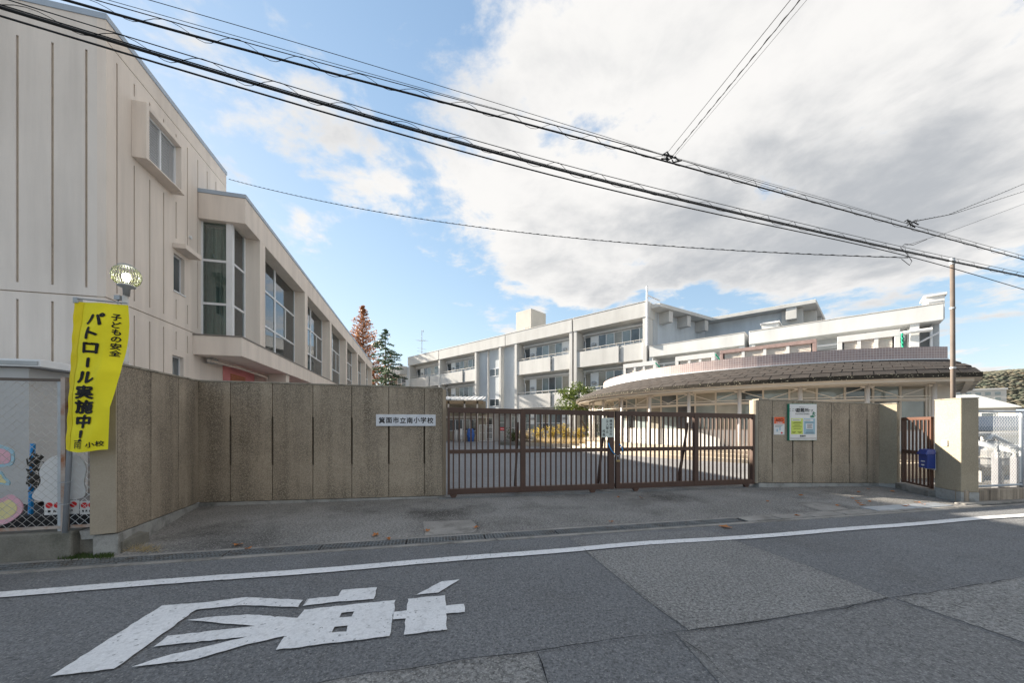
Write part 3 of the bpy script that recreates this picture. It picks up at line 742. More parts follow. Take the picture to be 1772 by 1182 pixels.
for bi, (a, b) in enumerate(BAYS):
    for fi, (z0, z1) in enumerate(FL):
        zf = z0+(.12 if fi else .05)
        # window wall at the back of the balcony: six lights, two of them white panels with vent hoods
        n = 8; w = (b-a)/n
        panels = (1, 6) if (bi+fi) % 2 == 0 else (1,)
        run = []
        i = 0
        while i < n:
            if i in panels:
                p = MB().box(a+i*w+.01, a+(i+1)*w-.01, 1.04, 1.1, zf+1.55, z1-.42).build('white_panel', m_panelw, sch)
                inst('vent_hood', hood_me, p, (a+i*w+w/2-.21, 1.04, zf+1.95))
                win(sch, a+i*w+.01, a+(i+1)*w-.01, 1.04, zf+.75, zf+1.54, 1, [], m_alu, PM)
                i += 1
            else:
                j = i
                while j < n and j not in panels: j += 1
                win(sch, a+i*w+.01, a+j*w-.01, 1.04, zf+.75, z1-.42, j-i, [.42], m_alu, PM)
                i = j
        MB().box(a, b, .95, 1.1, z1-.4, z1).build('lintel', m_school2, sch)
        MB().tube([(a+.1,.7,z1-.32),(b-.1,.7,z1-.32)], .055, 6).build('ceiling_pipe', m_alu, sch)
        MB().tube([(a+.35,.7,z1-.35),(a+.35,.7,z1-.8),(a+.25,.95,z1-.95),(a+.25,.95,zf)], .05, 6).build('down_pipe', m_alu, sch)
        if fi:
            bal = MB(); m = a+(b-a)*.66
            bal.box(a, m, -.14, -.02, z0, z0+1.43).box(m+.22, b, -.06, .06, z0, z0+1.43).box(m, m+.22, .06, .14, z0, z0+1.43)
            bal.box(a, b, -.02, 1.1, z0-.001, z0+.12)
            bo_ = bal.build('balcony', m_school, sch)
            r = MB().tube([(a,-.06,z0+1.66),(b,-.06,z0+1.66)], .03, 6)
            for k in range(9): r.box(a+.1+k*(b-a-.2)/8-.015, a+.1+k*(b-a-.2)/8+.015, -.075, -.045, z0+1.43, z0+1.65)
            r.build('railing', m_rail, bo_)
# lower link wing at the far left end
MB().box(-31, XL-.05, 1.2, 10, 0, 10.6).build('link_wing_wall', m_school2, sch)
MB().box(-31, -25.3, .0, 1.25, 9.4, 10.7).build('fascia', m_school, sch)
win(sch, -30.5,-25.6, 1.12, 7.2, 9.2, 4, [.45], m_alu, PM)
# raised hall over the right end, its deep roof slab and box beams
XE = on_plane(B, 1412, 522, 7.95)[0]; XW = XE-.95
hallp = [(13.45,1.6),(15.5,8.8),(XW,9.0),(XW+.3,15),(13.45,15)]
MB().prism(hallp, 6.5, 11.1).build('upper_hall_wall', M('upper_wall_shade', (.55,.60,.65), .85, .06, .5, .05, 40, .1, streak=.12, sscale=1.5), sch)  # shade of the deep roof slab is put into this bluish wall colour
MB().prism([(13.2,.5),(14.35,.5),(16.35,7.75),(XE,7.95),(XE+.35,15.3),(13.2,15.3)], 11.12, 11.42).build('upper_hall_roof', m_school, sch, bevel=.02)
def beam(x, y, ang, L=.95, w=.55, h=.95):
    c, s = math.cos(ang), math.sin(ang)
    mb = MB(); P = [(-.2,-w/2),(L,-w/2),(L,w/2),(-.2,w/2)]
    mb.prism([(x+p*c-q*s, y+p*s+q*c) for p, q in P], 11.1-h, 11.1).build('box_beam', m_school, sch, bevel=.015)
pd = math.atan2(-1.9, 7.2)
for t in (.12,.46,.82): beam(13.45+2.05*t, 1.6+7.2*t, pd)
beam(XW-.6, 9.0, -math.pi/2, 1.0, .7); beam(XW, 10.5, 0, .9, .7); beam(XW+.2, 13.4, 0, .9, .7)
MB().box(XW-1.3, XW+.1, 8.6, 9.1, 6.9, 11.08).build('corner_pier', m_school, sch, bevel=.02)
MB().tube([(13.62,-.35,7.9),(13.62,-.35,12.7)], .075, 8).tube([(13.62,-.35,12.0),(14.3,.6,11.6)],.05,6).build('roof_down_pipe', m_alu, sch)
# lift housing on the roof and television aerial
th = thing('roof_tank_house', 'small beige box housing on the flat roof of the classroom block', 'roof box', B, (.4, 4, 11.3))
x0, _ = on_plane(B, 893, 560, 4.0); x1, _ = on_plane(B, 919, 560, 4.0)
ztk = on_plane(B, 893, 541, 4.0)[1]
MB().box(x0, x1, 4.0, 6.9, 11.55, ztk).build('box_wall', m_tankb, th, bevel=.02)
for k in range(4): MB().box(x0+.1+k*(x1-x0-.3)/3, x0+.22+k*(x1-x0-.3)/3, 3.9, 6.7, 11.3, 11.55).build('support_beam', m_rust, th)
MB().tube([(x1-.9,3.9,11.4),(x1-.9,3.9,13.2),(x1-.3,3.9,13.25)], .06, 6).build('pipe', m_rail, th)
xa, _ = on_plane(B, 730, 600, 3.0)
an = thing('tv_aerial', 'thin metal television aerial on the roof at the far left end', 'aerial', B, (xa, 3, 11.3))
zt = on_plane(B, 730, 572, 3.0)[1]
MB().tube([(xa,3,11.3),(xa,3,zt)], .05, 6).build('mast', m_hood, an)
for z, L in ((zt-1.6,2.4),(zt-2.9,1.5),(zt-3.4,1.5)):
    bm_ = MB().tube([(xa-L/2,3,z+.2),(xa+L/2,3,z-.2)], .03, 5)
    for k in range(6):
        q = xa-L/2+L*k/5; bm_.tube([(q,2.6,z+.2-.4*k/5),(q,3.4,z+.2-.4*k/5)], .018, 4)
    bm_.build('antenna_boom', m_hood, an)
MB().tube([(xa,3,zt),(xa+.4,3,zt-.05),(xa+.4,3,zt-.35)], .05, 5).build('mast_head', m_hood, an)
# ------------------------------------------------------------------ two-storey wing behind the round dining hall
C = Frame(*B.P(13.6,0), B.a)
CL = 15.5
wing = thing('two_storey_wing', 'white two storey wing rising behind the round dining hall', 'building', C, (CL, 0, 0))
MB().box(0.2, CL-.3, 1.5, 8, 0, 7.2).build('wall_core', m_school2, wing)
MB().box(0.2, CL-.3, 1.3, 8, 7.2, 7.26).build('roof', m_roofg, wing)
gx = on_plane(C, 1293, 585)[0]
for a, b in ((.15, gx-.12),(gx+.14, CL)):
    MB().box(a, b, -.2, 1.45, 6.95, 7.82).build('fascia', m_wingw, wing, bevel=.02)
    MB().box(a-.01, b+.01, -.22, 1.47, 7.82, 7.86).build('fascia_flashing', m_rail, wing)
for x in (.25, gx-.3, gx+.3, CL-1.0):
    MB().box(x-.17, x+.17, -.12, 1.5, 0, 6.95).build('column', m_wingw, wing, bevel=.01)
for a, b in ((.5,gx-.55),(gx+.55,CL-1.3)):
    n = max(2, int((b-a)/1.2))
    win(wing, a, b, 1.44, 4.3, 6.25, n, [.4], m_alu, PM)
    MB().tube([(a,.6,6.45),(b,.6,6.45)], .06, 6).build('ceiling_pipe', m_alu, wing)
    MB().box(a-.1, b+.1, 1.3, 1.5, 6.3, 6.95).build('lintel', m_school2, wing)
    MB().box(a-.1, b+.1, .0, 1.5, 3.2, 3.4).build('balcony_slab', m_wingw, wing)
    MB().box(a-.1, b+.1, .0, .12, 3.4, 4.2).build('balcony_parapet', m_wingw, wing)
    MB().tube([(a+.5,.6,6.4),(a+.5,.6,6.0),(a+.7,1.2,5.8),(a+.7,1.2,3.4)], .06, 6).build('down_pipe', m_alu, wing)
    win(wing, a, b, 1.44, .9, 2.6, n, [.5], m_alu, PM)
bl = MB().box(CL-2.75, CL-1.35, 1.2, 1.25, 4.2, 6.2).build('white_blind', m_panelw, wing)
# end frame: pipes and bracing beyond the last column
ep = MB().tube([(CL-.35,.5,3.4),(CL-.35,.5,6.8)], .06, 6).tube([(CL-.9,.4,5.2),(CL+.0,.4,5.2)], .05, 6).tube([(CL-.9,.3,5.9),(CL-.1,.3,6.4)], .05, 6)
ep.build('end_pipework', m_alu, wing)
MB().box(CL-.30, CL-.02, .8, 8, 0, 6.95).build('end_wall', m_school2, wing)
MB().tube([(CL-1.9,-.25,6.45),(CL-1.2,-.3,6.5),(CL-.4,-.3,6.5)], .10, 8).build('duct', m_whitep, wing)
# small roof boxes on the wing
def roofbox(px0, px1, ytop, y, label, deep=1.3):
    x0 = on_plane(C, px0, ytop, y)[0]; x1, zt = on_plane(C, px1, ytop, y)
    t = thing('roof_vent_box', label, 'roof vent', C, (x0, y, 7.26), 'roof vents on the two storey wing')
    MB().box(x0, x1, y, y+deep, 7.26, zt-.12).build('vent_body', m_wingw, t, bevel=.01)
    MB().box(x0-.08, x1+.08, y-.08, y+deep+.08, zt-.12, zt).build('vent_lid', m_whitep, t, bevel=.01)
    for k in range(3):
        zz = 7.5+(zt-.2-7.5)*k/3
        MB().box(x0+.1, x1-.1, y-.03, y-.002, zz, zz+.12).build('vent_slat', m_hood, t)
roofbox(1318, 1347, 555, 1.7, 'low square roof vent in front of the upper hall wall')
roofbox(1602, 1635, 506, 1.2, 'louvred roof vent at the right end of the wing roof')
for k, px in enumerate((1478, 1508)):
    x0, zz = on_plane(C, px, 543, 2.5)
    solo('roof_skylight', MB().lathe([(.62,7.2),(.62,7.55),(.45,7.9),(.0,8.02)], (x0,2.5,0), 18), m_whitep,
         ('left' if k == 0 else 'right')+' one of two low white domed skylights on the wing roof', 'skylight', C, (x0,2.5,7.2), 'domed skylights on the wing roof', smooth=True)
# ------------------------------------------------------------------ round dining hall
AC = (16.81, 24.24)
ann = thing('dining_hall', 'round single storey dining hall with curved shingle eave and tiled parapet', 'building', WORLD, (AC[0], AC[1], 0))
def ac(r, deg, z=None):
    p = (AC[0]+r*math.cos(R(deg)), AC[1]+r*math.sin(R(deg)))
    return p if z is None else (*p, z)
D = Vector((.77,.638)).normalized()                 # direction of the straight right-hand side
NA = 40
def path(r, deg_end, n=NA, side=7.6, ns=8):
    pts = [ac(r, -210+(deg_end+210)*i/n) for i in range(n+1)]
    e = Vector(pts[-1])
    pts += [tuple(e+D*side*k/ns) for k in range(1, ns+1)]
    return pts
EAVE, PARA = path(12.25, -94.7), path(10.3, -89.2)
def lerp(a, b, t): return (a[0]+(b[0]-a[0])*t, a[1]+(b[1]-a[1])*t)
def prof(t):                                        # height of the skirt roof from eave (0) to parapet (1)
    return 3.24+.81*(t**.72)
def ring(mb, pa, pb, za, zb):
    for i in range(len(pa)-1): mb.quad((*pa[i],za),(*pa[i+1],za),(*pb[i+1],zb),(*pb[i],zb))
    return mb
# roof deck under the shingles
dk = MB(); ROWS = 7
for k in range(ROWS):
    t0, t1 = k/ROWS, (k+1)/ROWS
    ring(dk, [lerp(e,p,t0) for e,p in zip(EAVE,PARA)], [lerp(e,p,t1) for e,p in zip(EAVE,PARA)], prof(t0)-.03, prof(t1)-.03)
dk.build('roof_deck', m_shing, ann)
# shingles, row by row, each its own piece with a raised butt edge
for k in range(ROWS):
    t0, t1 = k/ROWS-.0, min(1, (k+1)/ROWS+.05)
    off = .5*(k % 2)
    i = 0
    n = len(EAVE)-1
    def at(u, t):
        u = min(max(u, 0), n-1e-6); j = int(u); f = u-j
        return lerp(lerp(EAVE[j],EAVE[j+1],f), lerp(PARA[j],PARA[j+1],f), t)
    u = 6.0-off
    while u < n:
        a, b = max(u, 0), min(u+1, n)
        g = .03; lift = random.uniform(.005,.011)
        p = [at(a+g,t0), at(b-g,t0), at(b-g,t1), at(a+g,t1)]
        z0, z1 = prof(max(t0,0)), prof(t1)
        mb = MB().add([(*p[0],z0+lift),(*p[1],z0+lift),(*p[2],z1+.002),(*p[3],z1+.002),(*p[0],z0-.02),(*p[1],z0-.02),(*p[2],z1-.02),(*p[3],z1-.02)],
                      [(0,1,2,3),(0,4,5,1),(1,5,6,2),(3,7,4,0)])
        mb.build('shingle', m_shing, ann)
        u += 1
# mossy eave edge, gutter band, soffit, flat roof
OUT = path(12.30, -94.9)
mo2 = MB()
for i in range(len(OUT)-1): mo2.quad((*OUT[i],3.10),(*OUT[i+1],3.10),(*OUT[i+1],3.262),(*OUT[i],3.262))
for i in range(len(OUT)-1): mo2.quad((*OUT[i],3.262),(*OUT[i+1],3.262),(*EAVE[i+1],3.275),(*EAVE[i],3.275))
mo2.build('eave_edge', m_moss, ann)
G0, G1 = path(12.12,-95.2), path(11.95,-95.6)
gb = MB()
for i in range(len(G0)-1):
    gb.quad((*G0[i],2.99),(*G0[i+1],2.99),(*G0[i+1],3.12),(*G0[i],3.12)); gb.quad((*G1[i],2.99),(*G1[i+1],2.99),(*G0[i+1],2.99),(*G0[i],2.99))
gb.build('eave_gutter', m_cream, ann)
SI = path(9.6,-88)
so = MB(); ring(so, OUT, SI, 3.10, 3.10); so.build('soffit', m_cream2, ann)
for k in (2,4,6,7):
    a, b = Vector(OUT[NA+k]), Vector(SI[NA+k])
    MB().tube([(*a,3.09),(*b,3.09)], .02, 4).build('soffit_joint', m_hood, ann)
fl = MB(); pin = path(10.1,-88.8)
fl.add([(*p,4.0) for p in pin], [tuple(range(len(pin)))]); fl.build('flat_roof', m_roofg, ann, fix=True)
# tiled parapet with white flashing at its foot
pb = MB(); uvs = []; L = 0
for i in range(len(PARA)-1):
    a, b = PARA[i], PARA[i+1]; ln = math.dist(a,b)
    pb.quad((*a,4.07),(*b,4.07),(*b,4.54),(*a,4.54)); uvs += [(L,0),(L+ln,0),(L+ln,.47),(L,.47)]
    L += ln
PI_ = path(10.15,-88.9); L = 0
for i in range(len(PARA)-1):
    ln = math.dist(PARA[i],PARA[i+1])
    pb.quad((*PARA[i],4.54),(*PARA[i+1],4.54),(*PI_[i+1],4.54),(*PI_[i],4.54)); uvs += [(L,0),(L+ln,0),(L+ln,.15),(L,.15)]; L += ln
    pb.quad((*PI_[i+1],4.0),(*PI_[i],4.0),(*PI_[i],4.54),(*PI_[i+1],4.54)); uvs += [(L,0),(L+ln,0),(L+ln,.54),(L,.54)]
po = pb.build('tiled_parapet', m_tile, ann)
ul = po.data.uv_layers.new(name='UVMap')
for i, (u, v) in enumerate(uvs): ul.data[i].uv = (u, v)
PF = path(10.36,-89.4); fs = MB()
for i in range(len(PF)-1):
    fs.quad((*PF[i],4.02),(*PF[i+1],4.02),(*PF[i+1],4.075),(*PF[i],4.075)); fs.quad((*PF[i],4.075),(*PF[i+1],4.075),(*PARA[i+1],4.075),(*PARA[i],4.075))
fs.build('parapet_flashing', m_alu, ann)
# columns and tie-rod trusses
CR, ZP = 11.28, .44
angs = [-97.3-10.4*i for i in range(10)]
for i, d in enumerate(angs):
    c = ac(CR, d)
    col = MB().tube([(*c,ZP),(*c,3.02)], .075, 10).build('column', m_colm, ann, smooth=True)
    tdir = Vector((-math.sin(R(d)), math.cos(R(d))))
    pl = MB()
    for s in (-1,1):
        q = Vector(c)+tdir*s*.2
        pl.tube([(*(Vector(c)+tdir*s*.07),2.93),(*q,2.95)], .05, 6)
    pl.build('bracket', m_cream, col)
for i in range(9):
    a, b = Vector(ac(CR,angs[i])), Vector(ac(CR,angs[i+1])); m = (a+b)/2
    t = MB().tube([(*a,2.93),(*m,2.55)], .016, 5).tube([(*b,2.93),(*m,2.55)], .016, 5)
    t.tube([(*a,2.55),(*b,2.55)], .020, 5).tube([(*a,2.45),(*b,2.45)], .026, 5)
    tr = t.build('tie_truss', m_cream, ann)
    n = (b-a).normalized(); o = Vector((n.y,-n.x))
    MB().lathe([(.085,-.03),(.085,.03)], (m.x,m.y,2.53), 10).build('node_plate', m_cream, tr)
rb = MB(); 
for i in range(9):
    a, b = Vector(ac(CR,angs[i])), Vector(ac(CR,angs[i+1])); n = (b-a).normalized(); o = Vector((n.y,-n.x))*.07
    rb.add([(*(a+o),2.99),(*(b+o),2.99),(*(b-o),2.99),(*(a-o),2.99),(*(a+o),3.10),(*(b+o),3.10),(*(b-o),3.10),(*(a-o),3.10)],
           [(0,3,2,1),(0,1,5,4),(1,2,6,5),(2,3,7,6),(3,0,4,7)])
rb.build('ring_beam', m_cream2, ann)
# glazed wall set back behind the columns
GR = 10.15
gd = [-93.0-5.2*i for i in range(21)]
LM = [m_bgglass, m_gyglass, m_dkglass, m_gyglass]
for i in range(20):
    a, b = Vector(ac(GR,gd[i])), Vector(ac(GR,gd[i+1])); n = (b-a).normalized(); o = Vector((n.y,-n.x))
    if o.dot(a-Vector(AC)) < 0: o = -o
    def slab(x0, x1, d0, d1, z0, z1):
        q = [a+n*x0+o*d0, a+n*x1+o*d0, a+n*x1+o*d1, a+n*x0+o*d1]
        return MB().add([(*p,z0) for p in q]+[(*p,z1) for p in q], [(0,1,2,3),(4,5,6,7),(0,1,5,4),(1,2,6,5),(2,3,7,6),(3,0,4,7)])
    Ln = (b-a).length
    slab(0, Ln, -.1, .03, ZP, 1.24).build('base_wall', m_whitep, ann, fix=True)
    f = MB()
    for args in ((-.035,.035,-.03,.04,1.24,3.1),(.035,Ln-.035,-.025,.035,1.24,1.29),(.035,Ln-.035,-.025,.035,2.42,2.54),(.035,Ln-.035,-.025,.035,3.02,3.1)):
        s_ = slab(*args); f.add(s_.v, s_.f)
    w = f.build('window', m_cream, ann, fix=True)
    slab(.03, Ln-.03, -.01, .0, 1.28, 2.43).build('pane', LM[(i*5+1)%4], w, fix=True)
    slab(.03, Ln-.03, -.01, .0, 2.53, 3.03).build('pane', LM[(i*3)%4], w, fix=True)
# end wall on the right, with a lean-to canopy beyond
e0 = Vector(ac(GR,-93.0)); e1 = e0+D*6.5
Fe = Frame.through(e0, e1)
ew = MB().add([(*Fe.P(x,y),z) for z in (0,3.1) for x,y in ((0,0),(6.5,0),(6.5,.2),(0,.2))], [(0,1,2,3),(4,5,6,7),(0,1,5,4),(1,2,6,5),(2,3,7,6),(3,0,4,7)])
ew.build('end_wall', m_cream2, ann, fix=True)
q = ac(10.15,-92.2); g0 = Vector(q)
MB().box(g0.x-.05,g0.x+.9,g0.y-.02,g0.y+.12,.0,3.1).build('pier_wall', m_cream2, ann)
# platform with steps
for k in range(3):
    rr = 12.2+.38*k; z1 = ZP-.147*k
    pp = [ac(rr, -240+(-84+240)*i/36) for i in range(37)]+[tuple(Vector(ac(rr,-84))+D*7)]
    MB().prism([*pp, AC], z1-.2 if k < 2 else -.05, z1).build('step', m_step, ann, fix=True)
# ------------------------------------------------------------------ plant screens on the dining hall roof
def screen(px0, px1, Z0, zt, name, label, cat, tile=False, group=None, bays=3):
    """Screens stand parallel to the classroom block; Z0 is the distance of their left end."""
    m0, m1 = (px0-CX)/F_PX, (px1-CX)/F_PX
    p0 = (m0*Z0, Z0); Ln = (m1*Z0-p0[0])/(B.c-m1*B.s); fr = Frame(*p0, B.a)
    t = thing(name, label, cat, fr, (0,0,4.0), group)
    fm = m_tile2 if tile else m_whitep
    w = .13 if tile else .16
    h0 = .16 if tile else .26
    f = MB().box(0,Ln,-.02,.34,zt-h0,zt).box(0,w,-.015,.335,4.0,zt-h0).box(Ln-w,Ln,-.015,.335,4.0,zt-h0)
    f.build('screen_frame', fm, t, bevel=.008)
    bw = (Ln-2*w)/bays
    for k in range(bays):
        if k: MB().box(w+k*bw-.06, w+k*bw+.06, .0, .12, 4.0, zt-h0).build('mullion', m_whitep, t)
        n = 15
        for j in range(n):
            z = 4.1+(zt-h0-4.1)*j/n
            MB().add([(w+k*bw+.06,.085,z+.085),(w+(k+1)*bw-.06,.085,z+.085),(w+(k+1)*bw-.06,.055,z),(w+k*bw+.06,.055,z),
                      (w+k*bw+.06,.091,z+.083),(w+(k+1)*bw-.06,.091,z+.083),(w+(k+1)*bw-.06,.061,z-.002),(w+k*bw+.06,.061,z-.002)],
                     [(0,3,2,1),(4,5,6,7),(2,3,7,6),(0,1,5,4)]).build('louvre_slat', m_louv, t)
    MB().box(w, Ln-w, .30, .32, 4.0, zt-h0-.002).build('screen_back', m_hood, t)
    return t
m_louv = M('louvre_slat', (.66,.60,.53), .5, .06, 2)
m_tile2 = M('tile_frame', (.34,.245,.225), .5, .15, 6, .12, 30)
G_ = 'louvred plant screens on the dining hall roof'
screen(1079,1135,23.0,5.37,'plant_screen','smallest white louvred plant screen, above the left part of the round roof','plant screen',group=G_)
screen(1169,1237,20.1,5.30,'plant_screen','white louvred plant screen left of the tile framed one on the round roof','plant screen',group=G_)
screen(1246,1413,18.0,5.21,'plant_screen','long louvred plant screen in a brown tile frame on the round roof','plant screen',True,G_,4)
screen(1449,1558,15.58,5.32,'plant_screen','white louvred plant screen right of the tile framed one on the round roof','plant screen',group=G_)
# green ropes hanging beside the screens
for k, (px, py0, py1, w) in enumerate(((1134,628,640,.14),(1238,613,628,.12),(1561,576,604,.05))):
    Z = (21.3,18.5,14.1)[k]; x0 = (px-CX)/F_PX*Z; z0 = EYE+(HZ-py0)/F_PX*Z; z1 = max(4.02, EYE+(HZ-py1)/F_PX*Z)
    nt = MB(); n = 12
    for i in range(n):
        t0, t1 = i/n, (i+1)/n
        nt.tube([(x0+w*3*t0*(1 if k < 2 else .2)+.012*math.sin(i*2.1), Z, z0+(z1-z0)*t0),(x0+w*3*t1*(1 if k < 2 else .2)+.012*math.sin((i+1)*2.1), Z, z0+(z1-z0)*t1)], .035, 5)
    solo('green_net', nt, m_grn, ('green net hanging from the smallest louvred screen','green net hanging beside the tile framed screen','green net bunched at the right end of the rightmost louvred screen')[k], 'net', WORLD, (x0,Z,z1), 'green nets on the dining hall roof')
# ------------------------------------------------------------------ boundary walls of exposed aggregate panels
def wall(p, q, label, joints, z_top, z_base, thick=.20, mat=m_aggr, wide=(.30,.72), cap=True, frame_joint_px=True, ends=(0,0), edge=(None,None), notch=.011):
    """Panelled wall from plan point p to q (front face on that line). z_top, z_base = (at p, at q)."""
    fr = Frame.through(p, q); Ln = math.dist(p, q)
    t = thing('boundary_wall', label, 'wall', fr, (0,0,0), 'exposed aggregate walls round the school gate')
    zt = lambda x: z_top[0]+(z_top[1]-z_top[0])*x/Ln
    zb = lambda x: z_base[0]+(z_base[1]-z_base[0])*x/Ln
    js = [0]+[on_plane(fr, j, 760)[0] for j in joints]+[Ln]
    for i in range(len(js)-1):
        a, b = js[i], js[i+1]; g = .006 if Ln > 3 else .010
        a2 = a+(g if i else 0); b2 = b-(g if i < len(js)-2 else 0)
        H = zt((a+b)/2)-zb((a+b)/2); w0 = zb(a)+H*wide[0]; w1 = zb(a)+H*wide[1]
        poly = [(a2,zb(a2)+.012),(b2,zb(b2)+.012)]
        if i < len(js)-2: poly += [(b2,w0),(b2-notch,w0+.01),(b2-notch,w1-.01),(b2,w1)]
        poly += [(b2,zt(b2)),(a2,zt(a2))]
        if i: poly += [(a2,w1),(a2+notch,w1-.01),(a2+notch,w0+.01),(a2,w0)]
        MB().prism_y(poly, 0, .045).build('panel', mat, t)
    MB().prism_y([(0,zb(0)+.012),(Ln,zb(Ln)+.012),(Ln,zt(Ln)-.002),(0,zt(0)-.002)], .046, thick).build('wall_core', m_joint if False else mat, t)
    MB().prism_y([(0,zb(0)+.02),(Ln,zb(Ln)+.02),(Ln,zt(Ln)-.003),(0,zt(0)-.003)], .038, .0459).build('joint_backing', m_joint, t)
    if cap: MB().prism_y([(-.004,zt(0)+.001),(Ln+.004,zt(Ln)+.001),(Ln+.004,zt(Ln)+.03),(-.004,zt(0)+.03)], -.012, thick+.012).build('wall_cap', m_cap, t, bevel=.006)
    MB().prism_y([(-.002,-.03),(Ln+.002,-.03),(Ln+.002,zb(Ln)),(-.002,zb(0))], -.006, thick+.006).build('plinth', m_plinth, t, bevel=.006)
    return t, fr, Ln
pc = ground(343,877)                       # inner corner of the long wall and its splayed return
pn = ground(204,959)                       # street end of the return
pe = (-1.43, 7.35)
wL, fL, LL = wall(pc, pe, 'long panelled wall left of the gate carrying the marble name plate', [398.6,471.4,541.5,608.8,672.8,734.3], (2.29,2.235), (.065,.03))
# rounded end edge of the long wall, beside the gate
MB().prism([(LL+.002,.01),(LL+.075,.10),(LL+.075,.20),(LL+.002,.20)], .03, 2.235).build('end_edge', m_edge, wL, bevel=.02)
wR, fR_, LR = wall(pn, pc, 'splayed wall between the yellow banner and the long panelled wall', [261.3,309], (2.19,2.29), (.235,.065), notch=.006)
MB().prism([(-.03,.0),(-.012,-.0),(-.002,.005),(-.002,.195),(-.03,.22)], .25, 2.19).build('end_edge', m_edge, wR, bevel=.008)
# right-hand walls
p1, p2 = ground(1312.7,843.6), ground(1521.6,841.5)
wA, fA_, LA = wall(p1, p2, 'panelled wall right of the gate carrying the evacuation shelter sign', [1336.4,1371.9,1406.3,1438.7,1469.7,1500.5], (2.09,1.985), (.10,.065), wide=(.24,.80))
MB().prism([(-.002,.0),(-.002,.20),(-.085,.20),(-.085,.06),(-.05,.012)], .09, 2.09).build('end_edge', m_edge, wA, bevel=.012)
p3 = ground(1552,845.3)
wB, fB_, LB = wall(p2, p3, 'short sandy return wall left of the brown wicket', [], (1.985,1.985), (.065,.10), mat=m_aggr_s, thick=.12)
fpil = Frame.through(ground(1617,860), ground(1663,870))
Lp = math.dist(ground(1617,860), ground(1663,870))
pil = thing('gate_pillar', 'sandy aggregate pillar between the wicket and the right hand fence', 'pillar', fpil, (0,0,0))
MB().box(0,Lp,0,.27,.20,2.0).build('pillar_body', m_aggr_s, pil, bevel=.015)
MB().box(-.004,Lp+.004,-.004,.274,-.03,.20).build('plinth', m_plinth, pil, bevel=.006)
MB().box(-.005,Lp+.005,-.005,.275,2.001,2.02).build('pillar_cap', m_cap, pil, bevel=.006)
# ------------------------------------------------------------------ lettering helper on a vertical plane
def letters(parent, body, x, z, size, y, mat, name='lettering', bold=0.0, squash=1.0, sub=None):
    vs, fs = glyphs(body, size, bold)
    off = ORG[parent.name]
    mb = MB(); sh = bold*size*.7
    for k, (i, j) in enumerate(SHIFTS if bold > 0 else SHIFTS[:1]): mb.add([(x+a*squash+i*sh, y-k*.0001, z+b+j*sh) for a, b in vs], fs)
    return mb.build(name, mat, sub or parent)
# marble name plate
def plate_on(fr, px0, px1, py0, py1, y=0.0):
    (x0, za), (x1, zb_) = on_plane(fr, px0, py0, y), on_plane(fr, px1, py1, y)
    return x0, x1, zb_, za
x0, x1 = on_plane(fL,651,727)[0], on_plane(fL,754,727)[0]; zt_, zb2 = on_plane(fL,702,717.5)[1], on_plane(fL,702,737.5)[1]
np_ = thing('name_plate', 'pale marble name plate with black brush lettering on the long wall', 'name plate', fL, ((x0+x1)/2, 0, zb2))
MB().box(x0,x1,-.03,-.001,zb2,zt_).build('plate', m_plate, np_, bevel=.004)
for k, ch in enumerate('箕面市立南小学校'):
    cx = x0+(x1-x0)*(.098+.1155*k)
    letters(np_, ch, cx, (zt_+zb2)/2+random.uniform(-.004,.004), (x1-x0)*.108, -.0315, m_ink, bold=.035)
# ------------------------------------------------------------------ shelter sign and defibrillator notice
x0, x1 = on_plane(fA_,1365,730,-.05)[0], on_plane(fA_,1413.5,730,-.05)[0]
zt_, zb2 = on_plane(fA_,1390,699,-.05)[1], on_plane(fA_,1390,762.5,-.05)[1]
W, H = x1-x0, zt_-zb2
sg = thing('shelter_sign', 'white evacuation shelter board with lime and blue panels on the right wall', 'sign', fA_, ((x0+x1)/2, 0, zb2))
MB().box(x0,x1,-.05,-.001,zb2,zt_).build('sign_frame', m_green, sg, bevel=.003)
bd = MB().box(x0+.02,x1-.006,-.054,-.0505,zb2+.008,zt_-.008).build('sign_face', m_sign, sg)
Y = -.0555
def sx(u): return x0+.02+(W-.026)*u
def sz(v): return zt_-.008-(H-.016)*v
def rect(m, u0, u1, v0, v1, name, y=Y): MB().box(sx(u0),sx(u1),y,y+.001,sz(v1),sz(v0)).build(name, m, bd)
rect(m_lgreen,.05,.485,.395,.835,'lime_panel'); rect(m_lblue,.515,.94,.395,.835,'blue_panel')
rect(m_sign,.07,.41,.415,.465,'caption_box',Y-.0015); rect(m_sign,.53,.86,.42,.47,'caption_box',Y-.0015); rect(m_plate,.60,.85,.54,.69,'text_box',Y-.0015)
YT = Y-.002
letters(sg,'ここは',sx(.135),sz(.16),W*.115,YT,m_ink,sub=bd); letters(sg,'避難所',sx(.465),sz(.17),W*.155,YT,m_ink,bold=.02,sub=bd); letters(sg,'です',sx(.77),sz(.18),W*.105,YT,m_ink,sub=bd)
letters(sg,'ひなんじょ',sx(.46),sz(.08),W*.045,YT,m_ink,sub=bd)
letters(sg,'Evacuation Shelter',sx(.47),sz(.27),W*.068,YT,m_ink,sub=bd)
letters(sg,'箕面市',sx(.48),sz(.885),W*.07,YT,m_ink,bold=.02,sub=bd)
for u0, u1, v in ((.13,.41,.50),(.10,.44,.525),(.16,.38,.58),(.09,.45,.615),(.13,.40,.675),(.07,.22,.765),(.28,.45,.765),(.09,.2,.79),(.31,.42,.79),
                  (.55,.90,.505),(.63,.82,.56),(.62,.83,.585),(.64,.80,.61),(.62,.82,.635),(.63,.83,.66),(.60,.86,.72),(.59,.88,.775),(.56,.90,.805),(.0,.98,.945),(.10,.36,.44),(.56,.76,.445)):
    rect(m_ink,u0+.01,u1,v,v+.010,'small_print',YT)
